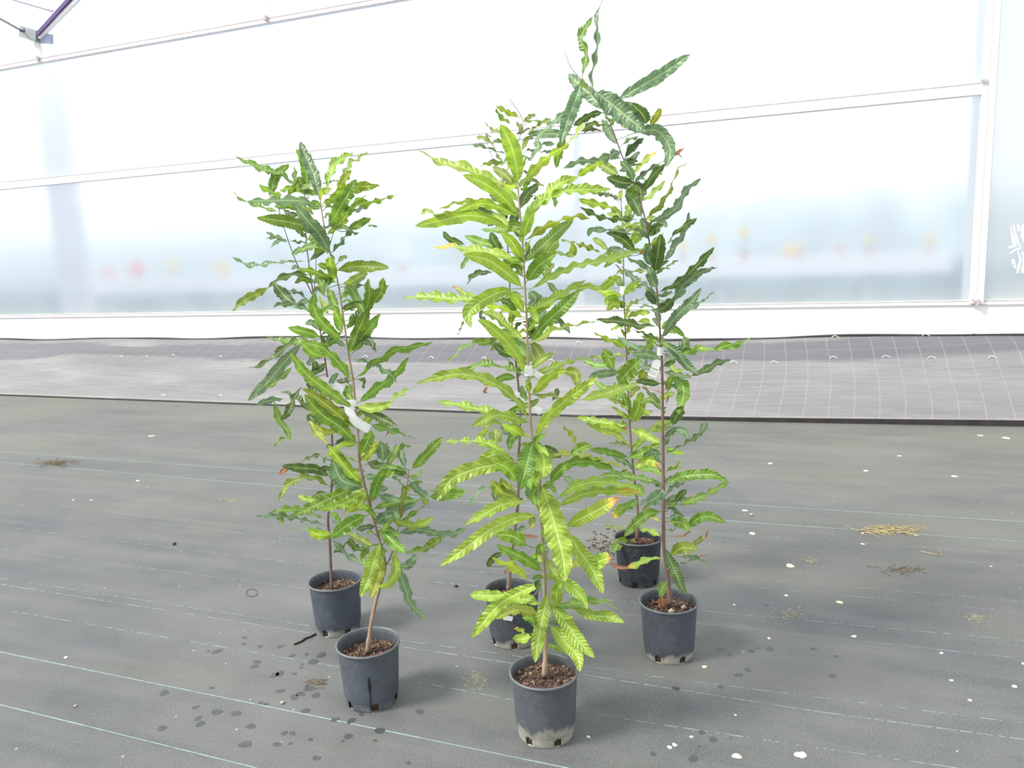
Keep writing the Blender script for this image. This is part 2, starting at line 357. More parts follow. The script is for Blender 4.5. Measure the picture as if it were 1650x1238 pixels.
for key, mm in (('t', 'thread'), ('t2', 'thread2')):
    b = MB()
    for pts, wd, k, dens in LINES:
        if k != key: continue
        P = [gnd(*p)[:2] for p in pts]
        for a, c in zip(P[:-1], P[1:]):
            ln = np.linalg.norm(c - a); d = (c - a) / ln; nn = np.array([-d[1], d[0]]); s = 0.0
            while s < ln:
                st = (0.35 if dens >= 1 else 0.006 + rnd.random() ** 3 * 0.11 * dens)
                e = min(ln, s + st)
                p0 = a + d * s; p1 = a + d * e; h = wd / 2 * (0.8 + rnd.random() * 0.4) * 0.62
                q = [p0 - nn*h, p1 - nn*h, p1 + nn*h, p0 + nn*h]
                b.add([(*x, 0.0005) for x in q] + [(*x, 0.0001) for x in q], [(0,1,2,3),(0,4,5,1),(1,5,6,2),(2,6,7,3),(3,7,4,0)])
                s = e + (0 if dens >= 1 else (0.005 + rnd.random() ** 2 * 0.09 * (1.05 - dens)))
    o = b.build('marker_thread', MAT[mm], floor)
    o['kind'] = 'stuff'

def blob(b, cx, cy, rx, ry, h, n=18, ang=0.0, jag=0.15, z0=0.0002, dome=0.0):
    ph = [rnd.random() * 6.28 for _ in range(3)]; ca, sa = math.cos(ang), math.sin(ang)
    ring = []
    for k in range(n):
        a = 2 * math.pi * k / n
        r = 1 + jag * (math.sin(2*a + ph[0]) * .5 + math.sin(3*a + ph[1]) * .35 + math.sin(5*a + ph[2]) * .25)
        x, y = rx * r * math.cos(a), ry * r * math.sin(a)
        ring.append((cx + x*ca - y*sa, cy + x*sa + y*ca))
    v = [(x, y, z0) for x, y in ring] + [(cx + (x-cx)*.93, cy + (y-cy)*.93, z0 + h) for x, y in ring] + [(cx, cy, z0 + h + dome)]
    f = [(k, (k+1) % n, n + (k+1) % n, n + k) for k in range(n)] + [(n + k, n + (k+1) % n, 2*n) for k in range(n)]
    b.add(v, f)
SPOTS = '''350,1050,7 393,1038,4 419,1042,4 414,1067,6 410,1074,6 443,1088,7 451,1086,7 474,1086,4 341,1109,4 452,1114,6 474,1124,7 484,1119,7 265,1117,7 315,1140,5
349,1148,8 381,1150,7 319,1158,6 323,1167,7 261,1174,7 404,1171,7 395,1200,9 446,1200,6 458,1182,5 471,1182,5 468,1199,3 492,1146,7 499,1110,8 509,1121,7 505,1067,8
518,1056,8 471,1057,5 494,1055,4 540,1160,6 566,1162,7 561,1187,7 612,1178,8 500,1192,4 510,1222,6 658,1230,4 677,1147,7 452,1042,5 394,1028,4 335,1050,3 582,1152,4
1089,1110,6 1131,1181,6 1149,1192,7 1117,1223,8 1190,1088,6 1211,1049,6 1221,1045,4 1240,1046,6 1175,1055,4 1160,1047,5 1311,1046,5 1347,1058,4 1341,1089,6 1235,975,5
1205,1080,5 1177,1190,3 1127,1203,3 1052,1215,5 1161,1107,5 420,1133,4 428,1135,4 487,1071,3 485,1076,3 604,1194,3 552,1195,3'''
b = MB()
for s in SPOTS.split():
    x, y, r = map(float, s.split(',')); g = gnd(x, y); g2 = gnd(x + r, y); rr = np.linalg.norm(g2 - g)
    blob(b, g[0], g[1], rr * 1.0, rr * 1.15, 0.0004, ang=rnd.random() * 3, jag=0.2)
b.build('damp_spots', MAT['damp'], floor)['kind'] = 'stuff'
# spilt sand and soil stains
b = MB()
for x, y, rx, ry in ((768,1097,26,14),(372,807,20,3),(440,658,46,6),(1275,990,22,10),(1575,996,14,6),(1306,904,12,5)):
    for k in range(170):
        q = gnd(x + rnd.gauss(0, rx * .5), y + rnd.gauss(0, ry * .5)); s = 0.0007 + rnd.random() ** 3 * 0.0034 * np.linalg.norm(q - CAM) / 3
        blob(b, q[0], q[1], s * 1.6, s, 0.0004 + rnd.random() * 0.0008, 7, rnd.random() * 3, 0.3)
b.build('spilt_sand', MAT['sand'], floor)['kind'] = 'stuff'

FL = '1273,912,7 1353,971,5 1267,960,3 1376,1026,4 1239,1029,3 1187,1219,7 1290,1217,9 1079,1205,4 1087,1201,4 1114,1188,3 1135,1075,4 1533,1097,3 1517,1053,3 1563,1129,3 1635,1107,4 1200,823,4 1212,860,5 1390,877,3 1185,1153,2 1580,702,4 1621,706,6 1241,747,4 1395,759,4 1538,768,5 1449,735,3 106,1060,3 222,775,3 118,806,2 147,806,2 948,1188,3 244,703,4 1390,860,2 1476,863,3 1597,913,2 1649,1070,3 1183,975,2'
special = {(1290, 1217): 'largest pale lichen flake on the floor fabric at the bottom edge', (1187, 1219): 'oval pale lichen flake left of the largest one at the bottom edge',
           (1273, 912): 'ring-shaped pale flake on the floor right of the tallest plant', (1621, 706): 'white flake on the floor close to the black kerb of the bank, right'}
for s in FL.split():
    x, y, r = map(float, s.split(',')); g = gnd(x, y); rr = np.linalg.norm(gnd(x + r, y) - g)
    b = MB(); blob(b, 0, 0, rr, rr * 1.0, 0.0012, 16, rnd.random() * 3, 0.3, 0.0, 0.0008)
    o = b.build('lichen_flake', MAT['flake'], loc=(g[0], g[1], 0.0003))
    k = (int(x), int(y))
    if k in special: setp(o, special[k], 'flake')
    else: setp(o, 'tiny pale flake lying on the dark floor fabric', 'flake', 'tiny pale flakes scattered on the floor')
def small_pebble(x, y, r, lab, name='pebble', m='pebble'):
    g = gnd(x, y); rr = np.linalg.norm(gnd(x + r, y) - g); b = MB(); v = []; f = []
    for i in range(5):
        for k in range(8):
            th = math.pi * (0.08 + 0.84 * i / 4); a = k * math.pi / 4; q = rr * (0.85 + rnd.random() * 0.3)
            v.append((q * math.sin(th) * math.cos(a), q * math.sin(th) * math.sin(a), rr * 0.6 + rr * 0.6 * math.cos(th)))
    for i in range(4):
        for k in range(8): f.append((i*8+k, (i+1)*8+k, (i+1)*8+(k+1) % 8, i*8+(k+1) % 8))
    f.append(tuple(range(8))); f.append(tuple(32 + k for k in range(7, -1, -1)))
    b.add(v, f); o = b.build(name, MAT[m], smooth=True, loc=(g[0], g[1], 0.0)); setp(o, lab, 'pebble')
small_pebble(455, 1134, 3.5, 'yellowish pebble on the damp floor left of the front left pot')
small_pebble(281, 878, 3, 'small dark pebble alone on the floor left of the plants', m='root')
small_pebble(1211, 831, 3, 'grey-brown pebble on the floor right of the tallest plant')
small_pebble(735, 946, 3, 'small dark pebble on the floor between the left and middle plants', m='root')
small_pebble(122, 1139, 2.5, 'small brown pebble on the floor near the lower left corner')

def strands(name, x, y, sx, sy, n, ln, m, lab, cat, thick=0.0012, lift=0.01):
    b = MB(); g0 = gnd(x, y)
    for k in range(n):
        g = gnd(x + rnd.gauss(0, sx * .5), y + rnd.gauss(0, sy * .5)) - g0; a = rnd.gauss(0, .6) + (math.pi if rnd.random() < .5 else 0); l = ln * (0.5 + rnd.random())
        p = [g + np.array([math.cos(a) * l * t, math.sin(a) * l * t + 0.2 * l * t * t * rnd.uniform(-1, 1), thick + lift * rnd.random() * math.sin(t * 3.1)]) for t in (0, .35, .7, 1)]
        b.tube(p, thick, 4)
    o = b.build(name, MAT[m], loc=(g0[0], g0[1], 0)); setp(o, lab, cat, kind='stuff'); return o
strands('moss_clump', 93, 748, 28, 5, 70, 0.05, 'moss', 'small brown tuft of dry moss on the floor at far left', 'moss', lift=0.03)
strands('straw_litter', 1432, 854, 46, 6, 60, 0.07, 'straw', 'scatter of dry straw bits on the floor at right', 'straw')
strands('leaf_litter', 1452, 918, 26, 5, 22, 0.04, 'deadleaf', 'short smear of brown plant scraps below the straw bits', 'litter')
g0 = gnd(972, 880); b = MB()
for k in range(240):
    q = gnd(972 + rnd.gauss(0, 16), 880 + rnd.gauss(0, 12)) - g0; s_ = 0.001 + rnd.random() ** 2 * 0.0045
    blob(b, q[0], q[1], s_ * 1.5, s_, s_ * 0.8, 7, rnd.random() * 3, 0.3, 0.0)
setp(b.build('soil_crumbs', MAT['soil'], loc=g0), 'loose dark soil crumbs spilled left of the rear right pot', 'soil', kind='stuff')
strands('leaf_litter', 504, 1102, 13, 7, 16, 0.03, 'deadleaf', 'dark and yellow leaf scrap on the wet floor left of the front left pot', 'litter')
# roots creeping out from the rear left pot, forked twig at right, hair ring
def wire_thing(name, pts, r, m, lab, cat, z=0.0):
    g0 = gnd(*pts[0]); P = [gnd(*p) - g0 + np.array([0, 0, r]) for p in pts]
    b = MB(); b.tube(P, r, 6); o = b.build(name, MAT[m], smooth=True, loc=(g0[0], g0[1], z)); setp(o, lab, cat); return o, g0, b
wire_thing('root_strand', [(509,1023),(500,1028),(493,1030),(486,1035),(474,1040)], 0.0035, 'root', 'dark root creeping out over the floor from the rear left pot', 'root')
wire_thing('twig', [(1483,889),(1500,893),(1519,896),(1512,887)], 0.0018, 'straw', 'thin pale forked straw twig on the floor at right', 'twig')
wire_thing('wire_loop', [(406+9*math.cos(a), 956+6*math.sin(a)) for a in np.linspace(0, 6.0, 18)], 0.0010, 'root', 'thin dark curled tendril lying left of the rear left pot', 'tendril')

# ------------------------------------------------------------------ bank with its cloth
xs = np.arange(-13.5, 3.6, 0.075); prof = []
nv = 34
def bank_pt(x, s):
    """s in 0..1 up the bank, s<0 is the kerb face"""
    ey = edge_y(x); k = 0.026 + 0.022 * min(1, max(0, (x + 2) / 3.3))
    wav = 0.006 * math.sin(x * 3.1 + s * 3) + 0.009 * math.sin(x * 1.23 + s * 5 + 1.0)
    top = 0.462 + 0.010 * math.sin(x * 0.9) + 0.010 * math.sin(x * 2.3 + 1) + 0.024 * min(1, max(0, (x + 0.2) / 1.6))
    y = ey + 0.01 + (YB - 0.004 - ey - 0.01) * s
    base = k + (top - k) * (s ** 1.05)
    # gentle step two thirds up where the cloth sags over the edge beneath
    st = 0.030 / (1 + math.exp(-(s - 0.70) * 22)) - 0.030 * s
    sag = 0.018 * math.sin(math.pi * s) * math.sin(x * 1.7 + 4 * s)
    e = min(1, s * 6) * min(1, (1 - s) * 8)
    return (x, y, base + (st + sag + wav) * e)
V = []; UV = []
for x in xs:
    V.append((x, edge_y(x), 0.0005)); UV.append((x, -0.03))
    p = bank_pt(x, 0); V.append((x, p[1] - 0.006, p[2] - 0.004)); UV.append((x, 0))
    L0 = 0.0; last = None
    for j in range(nv):
        p = bank_pt(x, j / (nv - 1)); V.append(p)
        if last is not None: L0 += math.dist(last, p)
        last = p
        UV.append((x - 0.035 * math.sin(j / (nv - 1) * 3.0), L0))
    V.append((x, YB - 0.001, 0.40)); UV.append((x, L0 + 0.05))
m_ = nv + 3; Fc = []
for i in range(len(xs) - 1):
    for j in range(m_ - 1):
        Fc.append((i*m_+j, (i+1)*m_+j, (i+1)*m_+j+1, i*m_+j+1))
bank = mesh_obj('ground_cloth', V, Fc, MAT['bank'])
uvl = bank.data.uv_layers.new(name='UVMap')
for lp in bank.data.loops: uvl.data[lp.index].uv = UV[lp.vertex_index]
setp(bank, 'grey-black woven weed cloth draped over the low bank along the wall', 'ground cloth')
def bank_at(x, y):
    """point on the bank surface seen at a pixel"""
    lo = None
    for Y in np.arange(5.75, 7.2, 0.01):
        p = on_y(x, y, Y); s = (p[1] - edge_y(p[0]) - 0.01) / (YB - edge_y(p[0]) - 0.014)
        if 0 <= s <= 1:
            q = bank_pt(p[0], s)
            if p[2] <= q[2]: return np.array([p[0], p[1], q[2]]), s
    return None, None
# black edging board under the near edge of the cloth
b = MB(); xe = list(np.arange(-13.4, 3.6, 0.2)); vv = []; ff = []
for x in xe:
    k = bank_pt(x, 0)[2] - 0.007 if x > -1.6 else 0.012
    vv += [(x, edge_y(x) - 0.008, 0.0), (x, edge_y(x) - 0.008, k), (x, edge_y(x) + 0.004, k), (x, edge_y(x) + 0.004, 0.0)]
for i in range(len(xe) - 1):
    for q in range(4): ff.append((i*4+q, (i+1)*4+q, (i+1)*4+(q+1) % 4, i*4+(q+1) % 4))
b.add(vv, ff); b.build('edging_board', plain('black_edging', (0.022, 0.020, 0.022), 0.7, 0.4, 9), bank)
# folded upper hem of the cloth against the wall
b = MB(); P = []
for x in np.arange(-13.4, 3.5, 0.12):
    z = bank_pt(x, 1)[2]; P.append((x, YB - 0.014, z + 0.004 + 0.003 * math.sin(x * 5)))
b.tube(P, [0.006 + 0.004 * abs(math.sin(i * 0.23)) for i in range(len(P))], 6)
hem = b.build('hem', plain('cloth_hem', (0.055, 0.055, 0.065), 0.6), bank, True)
ST = [((1182,586),'upper','first from the right plant'),((1248,586),'upper','second'),((1343,579),'u',''),((1428,577),'u',''),((1501,579),'u',''),((1599,579),'u',''),
      ((196,577),'l',''),((236,576),'l',''),((279,575),'l',''),((355,577),'l',''),((589,577),'l',''),((695,579),'l',''),((780,580),'l',''),((888,583),'l',''),
      ((263,640),'b',''),((355,640),'b',''),((355.5,641),'x',''),((1492,543),'t',''),((1570,541),'t',''),((933,554),'t',''),((1346,545),'t','')]
names = {1182:'pale wire staple in the cloth just right of the tallest plant, upper row',1248:'pale wire staple in the cloth, second right of the tallest plant',1343:'pale wire staple in the cloth, third right of the tallest plant',
 1428:'pale wire staple in the cloth, fourth right of the tallest plant',1501:'pale wire staple in the cloth, fifth right of the tallest plant',1599:'rightmost pale wire staple in the upper row of the bank cloth',
 196:'leftmost pale wire staple in the upper row of the bank cloth',236:'pale wire staple in the cloth, second from the left end of the upper row',279:'pale wire staple in the cloth, third from the left end of the upper row',
 355:'pale wire staple in the upper row of the cloth left of the plants',589:'pale wire staple in the cloth just right of the left plants',695:'pale wire staple in the cloth, left one in the gap between left and middle plants',
 780:'pale wire staple in the cloth close behind the middle plants',888:'pale wire staple in the cloth just right of the front middle stem',263:'pale wire staple low on the cloth, left one of two near the floor edge',
 1492:'pale wire staple in the top hem of the cloth, left of two at right',1570:'pale wire staple in the top hem of the cloth, nearest the right edge',933:'pale wire staple in the top hem behind the middle plant',1346:'pale wire staple in the top hem between the tallest plant and the wall post'}
for (x, y), rw, _ in ST:
    if rw == 'x': continue
    p, s = bank_at(x, y)
    if p is None: continue
    hw = 0.028; b = MB(); sl = 0.33
    pts = [(-hw, -0.004, -0.004), (-hw*.9, 0.0, 0.008), (-hw*.3, 0.006, 0.016 + rnd.random()*.006), (hw*.4, 0.004, 0.015), (hw*.95, -0.002, 0.007), (hw, -0.006, -0.004)]
    b.tube(pts, 0.0026, 6); o = b.build('ground_staple', MAT['wire'], smooth=True, loc=p + np.array([0, 0, 0.001]))
    lab = 'pale wire staple low on the cloth, right one of two near the floor edge' if (x, y) == (355, 640) else names[int(x)]
    setp(o, lab, 'staple', 'wire staples pinning the bank cloth')

# ------------------------------------------------------------------ greenhouse side wall
XL, XR = -26.0, 5.0
def wz(x, y, Y=YB): return on_y(x, y, Y)[2]
z_sill = wz(825, 495.4); z_mid_t = wz(825, 210.3); z_mid_b = wz(825, 226); z_top_b = wz(300, 61); z_top_t = wz(300, 53)
x_post = on_y(1583, 300, YB)[0]
def struct(o, lab, cat='wall'): return setp(o, lab, cat, kind='structure')
b = MB(); b.box(XL, XR, YB, YB + 0.05, 0.0, z_sill - 0.035)
struct(b.build('wall_back', MAT['white']), 'white lower panel of the greenhouse side wall above the bank')
def trim(n, x0, x1, z0, z1, lab, y0=-0.012, y1=0.05, m='alu'):
    b = MB(); b.box(x0, x1, YB + y0, YB + y1, z0, z1); o = b.build('trim_%d' % n, MAT[m]); return struct(o, lab, 'trim')
def seam(par, x0, x1, z, h, y0):
    b = MB(); b.box(x0, x1, YB + y0 - 0.004, YB + y0 + 0.002, z - h/2, z + h/2); b.build('gasket', MAT['seam'], par)
t1 = trim(1, XL, XR, z_sill - 0.035, z_sill, 'white sill rail under the translucent panes')
seam(t1, XL, XR, z_sill - 0.004, 0.006, -0.012); seam(t1, XL, XR, z_sill - 0.036, 0.004, -0.012)
t2 = trim(2, XL, x_post, z_mid_b, z_mid_t, 'white horizontal glazing rail at mid height of the wall')
seam(t2, XL, x_post, z_mid_t - 0.003, 0.006, -0.012); seam(t2, XL, x_post, z_mid_b + 0.002, 0.003, -0.012)
t3 = trim(3, XL, x_post, z_top_b, z_top_t, 'grey-pink upper glazing rail near the top of the photo', m='alu')
seam(t3, XL, x_post, z_top_t - 0.003, 0.008, -0.012); seam(t3, XL, x_post, z_top_b + 0.006, 0.007, -0.012)
Ztop = z_top_t + 1.6
t4 = trim(4, x_post - 0.045, x_post + 0.045, z_sill - 0.02, Ztop, 'white vertical wall post at right between the panes', -0.045, 0.06)
b = MB(); b.box(x_post - 0.012, x_post - 0.004, YB - 0.052, YB - 0.045, z_sill, Ztop); b.box(x_post + 0.046, x_post + 0.05, YB - 0.04, YB - 0.02, z_sill, Ztop); b.build('gasket', plain('pale_gasket', (0.62, 0.62, 0.58), 0.6), t4)
b = MB()
for dx, dz, s in ((-.02, 0, .022), (.015, .012, .018), (.0, -.012, .026), (-.03, .02, .014)):
    b.box(x_post + dx - s/2, x_post + dx + s/2, YB - 0.07, YB - 0.045, z_sill - .01 + dz - s/2, z_sill - .01 + dz + s/2)
b.build('post_clamp', MAT['seam'], t4)
b = MB(); b.box(x_post - .06, x_post - .02, YB - .065, YB - .045, z_mid_t - .012, z_mid_t + .014); b.build('rail_clip', MAT['seam'], t4)
for i, px in ((5, 62), (6, 430)):
    xm = on_y(px, 80 if px == 62 else 20, YB)[0]
    t = trim(i, xm - 0.035, xm + 0.035, z_top_t, Ztop if px == 430 else wz(62, 62), 'short upright mullion above the upper rail, %s' % ('left' if px == 62 else 'right'), -0.02, 0.03)
    b = MB(); b.box(xm - 0.02, xm + 0.02, YB - 0.045, YB - 0.02, z_top_t - 0.03, z_top_t + 0.02); b.build('rail_clip', MAT['seam'], t)
panes = [('window_1', XL, x_post - .045, z_sill, z_mid_b, 'lower row of hazy translucent panes', pane_material('hazy_pane_low', (0.95, 0.97, 1.0), 0.38, (0.80, 0.86, 0.93), 0.45)),
         ('window_2', XL, x_post - .045, z_mid_t, z_top_b, 'upper row of hazy translucent panes', pane_material('hazy_pane_up', (0.95, 0.97, 1.0), 0.45, (0.92, 0.96, 1.0), 0.3)),
         ('window_3', XL, x_post - .045, z_top_t, Ztop, 'pane strip above the upper rail', pane_material('hazy_pane_top', (0.97, 0.98, 1.0), 0.4, (0.95, 0.98, 1.0), 0.2)),
         ('window_4', x_post + .045, XR, z_sill, Ztop, 'grey hazy film panel right of the wall post', pane_material('hazy_film', (0.84, 0.87, 0.90), 0.60, (0.86, 0.89, 0.93), 0.6))]
for nm, x0, x1, z0, z1, lab, m in panes:
    v = [(x0, YB + 0.01, z0), (x1, YB + 0.01, z0), (x1, YB + 0.01, z1), (x0, YB + 0.01, z1)]
    o = mesh_obj(nm, [(a, c, d - z0) for a, c, d in v], [(0, 1, 2, 3)], m, smooth=False, loc=(0, 0, z0)); struct(o, lab, 'window')

# torn plastic on the right-hand film panel
p0 = on_y(1640, 372, YB - 0.01); b = MB()
for px in ([(1630,366),(1632,385),(1636,397),(1634,396),(1626,399)],[(1634,363),(1637,380),(1640,392),(1645,398)],[(1640,362),(1643,372),(1652,375)],[(1628,408),(1636,403),(1644,400)],
           [(1641,405),(1645,420),(1640,440)],[(1632,418),(1634,425),(1636,432)],[(1648,405),(1651,425),(1648,440)],[(1650,362),(1648,380),(1655,400)]):
    P = [on_y(x, y, YB - 0.02 - 0.01 * math.sin(i * 2)) - p0 for i, (x, y) in enumerate(px)]
    for a, c in zip(P[:-1], P[1:]): b.bar(a, c, 0.022, 0.008)
o = b.build('torn_film', plain('torn_white_film', (0.9, 0.9, 0.92), 0.4), loc=p0)
setp(o, 'crumpled shreds of torn white film hanging on the right-hand panel', 'torn film')

# steel bracket and rafters at the upper left
pb = on_y(56, 55, YB - 0.05); br = empty('eave_bracket', pb); setp(br, 'grey steel eave bracket with rafters at the upper left corner', 'bracket')
A = on_y(38, 52, YB - 0.05) - pb; C_ = on_y(64, 60, YB - 0.05) - pb
b = MB(); b.bar(A, C_, 0.11, 0.125); b.build('bracket_plate', MAT['steel'], br)
b = MB(); b.bar(C_ + [0.01, 0.02, -0.01], on_y(83, 63, YB - 0.02) - pb, 0.05, 0.10); b.build('gusset', plain('blue_grey_steel', (0.33, 0.38, 0.50), 0.5), br)
r0 = on_y(62, 56, YB - 0.08) - pb; r1 = on_y(190, -86, YB - 0.08) - pb
b = MB(); b.bar(r0, r1, 0.05, 0.042); b.build('rafter', MAT['purple'], br)
b = MB(); b.bar(on_y(64, 61, YB - 0.06) - pb, on_y(210, -86, YB - 0.06) - pb, 0.04, 0.035); b.build('rafter', MAT['alu'], br)
rr0 = on_y(34, 49, YB - 0.1) - pb; rr1 = on_y(-40, 8, YB - 1.2) - pb
b = MB(); b.tube([rr0, rr1], 0.012, 8); b.build('tie_rod', MAT['steel'], br)
b = MB(); b.tube([on_y(40, 49, YB - 0.1) - pb, on_y(33, 49, YB - 0.1) - pb], 0.018, 8); b.build('rod_end', MAT['purple'], br)
q0 = on_y(85, 18, YB - 0.35); rod = empty('tie_rod', q0); setp(rod, 'thin violet-grey tie rod above the steel bracket, top left corner', 'rod')
b = MB(); b.tube([np.zeros(3), on_y(-60, -24, YB - 0.35) - q0], 0.010, 8); b.build('rod', plain('violet_grey_rod', (0.30, 0.26, 0.36), 0.5), rod)

# ------------------------------------------------------------------ the neighbouring bay seen through the panes
b = MB(); b.box(-45, 16, 7.3, 60, -0.3, -0.05); struct(b.build('ground_outside', MAT['outground']), 'grey-blue ground beyond the panes', 'ground')
YN = 9.4
pa = on_y(120, 463, YN); pc = on_y(1531, 415, YN); zt = (on_y(170, 452, YN)[2] + on_y(1531, 411, YN)[2]) / 2
def tabl(x0, x1, y, z, lab):
    e = empty('bench', (x0, y, -0.05)); setp(e, lab, 'bench')
    b = MB(); b.box(0, x1 - x0, 0, 0.5, z + 0.05 - 0.19, z + 0.05); b.build('bench_top', plain('bright_white_board', (0.95, 0.95, 0.95), 0.5, 0.0), e)
    for k in range(8):
        b = MB(); xx = (x1 - x0) * (k + .5) / 8; b.box(xx - .02, xx + .02, 0.2, 0.26, 0, z - 0.08); b.build('leg', MAT['alu'], e)
tabl(pa[0], pc[0], YN, zt, 'long white bench edge blurred behind the lower panes')
def planting(Y, hh, m, lab, step, rr, seed):
    rg = random.Random(seed); b = MB(); x = -42.0
    while x < 16:
        h = hh * (0.88 + 0.24 * rg.random()); v = []; f = []
        for a in range(4):
            for k in range(8):
                th = a / 3 * math.pi * .5; v.append((x + rr * math.cos(k * .785) * math.cos(th) * (1 + .2 * rg.random()), Y + rr * math.sin(k * .785) * math.cos(th), -0.05 + h * math.sin(th) ** .6))
        for a in range(3):
            for k in range(8): f.append((a*8+k, a*8+(k+1) % 8, (a+1)*8+(k+1) % 8, (a+1)*8+k))
        b.add(v, f); x += step
    o = b.build('hedge', m, smooth=True); setp(o, lab, 'hedge', kind='stuff')
planting(12.5, 0.98, MAT['hedge'], 'dark blue-green planting blurred beyond the bench outside', 0.22, 0.5, 3)
planting(24, 2.5, plain('hazed_foliage', (0.34, 0.40, 0.42), 0.9, 0.2, 1), 'pale distant foliage blurred far behind the panes', 0.7, 1.6, 4)  # far hedge colour lightened, distance haze is painted into it
FLW = [(1103,395,'yellow',5),(1150,386,'yellow',5),(1155,377,'yellow',4),(1201,375,'yellow',5),(1202,400,'yellow',6),(1273,402,'yellow',5),(1294,378,'pink',7),(1290,404,'yellow',3),(1399,385,'yellow',4),(1410,382,'yellow',4),
       (1497,384,'yellow',4),(1106,413,'yellow',4),(240,431,'pink',7),(295,426,'yellow',5),(375,430,'yellow',6),(196,438,'pink',5),(305,424,'yellow',4),(613,400,'white',7),(656,407,'white',9),(1355,400,'pink',3),(650,425,'yellow',5)]
used_x = []
for i, (x, y, m, r) in enumerate(FLW):
    p = on_y(x, y, YN + 0.25); rr = r / F * np.linalg.norm(p - CAM) * 1.3
    if any(abs(p[0] - q) < 2.2 * rr + .02 for q in used_x): continue
    used_x.append(p[0])
    e = empty('bench_flower', (p[0], YN + 0.25, zt + 0.0)); hh = max(0.10, p[2] - zt)
    b = MB(); b.tube([(0, 0, 0), (0, 0, hh * .3)], [0.03, 0.045], 10); b.build('pot', MAT['clay'], e)
    b = MB(); b.tube([(0, 0, hh * .3), (0, 0, hh)], 0.008, 5); b.build('stem', MAT['hedge'], e)
    b = MB()
    for k in range(7):
        a = k * 2 * math.pi / 7; c = np.array([math.cos(a) * rr * .6, 0.02 * math.sin(3 * a), hh + math.sin(a) * rr * .6])
        b.tube([c + [0, -.02, 0], c + [0, .02, 0]], rr * .5, 8)
    b.build('bloom', MAT[m], e)
    cn = {'yellow': 'yellow', 'pink': 'pink', 'white': 'white'}[m]
    if m == 'white': lab = 'white bloom blurred behind the pane, %s one of the two white squares' % ('left' if x < 640 else 'right')
    else: lab = '%s bloom blurred behind the lower pane, %s' % (cn, 'left of all plants' if x < 400 else 'right of the tallest plant' if x > 900 else 'between left and middle plants')
    setp(e, lab, 'flower', '%s blooms %s' % (cn, 'left' if x < 400 else 'right' if x > 900 else 'middle'))
# posts and a hanging film strip outside
def outpost(pxb, pxt, yb, yt, Y, wd, m, name, lab, cat):
    p = on_y(pxb, yb, Y); q = on_y(pxt, yt, Y); b = MB()
    e = empty(name, (p[0], Y, -0.05)); b.box(-wd/2, wd/2, 0, 0.05, 0, 7.0); b.build('post', MAT[m], e); setp(e, lab, cat)
outpost(470, 470, 480, 100, 9.0, 0.07, 'film', 'support_post', 'thin grey post blurred behind the panes beside the left plants', 'post')
outpost(938, 938, 480, 100, 8.6, 0.09, 'white', 'support_post', 'pale post blurred behind the panes right of the front middle plant', 'post')
outpost(1557, 1557, 480, 100, 7.6, 0.07, 'white', 'support_post', 'pale post close behind the pane next to the wall post', 'post')
fx = on_y(125, 380, 8.4)[0]; V = []; Fc = []
for i in range(25):
    for j in range(2):
        u = i / 24; V.append(((u - .5) * 0.62, 0.06 * math.sin(u * 19), j * 7.0))
for i in range(24): Fc.append((2*i, 2*i+2, 2*i+3, 2*i+1))
o = mesh_obj('plastic_curtain', V, Fc, MAT['film'], loc=(fx, 8.4, -0.05)); setp(o, 'gathered grey plastic curtain blurred behind the panes at far left', 'curtain')
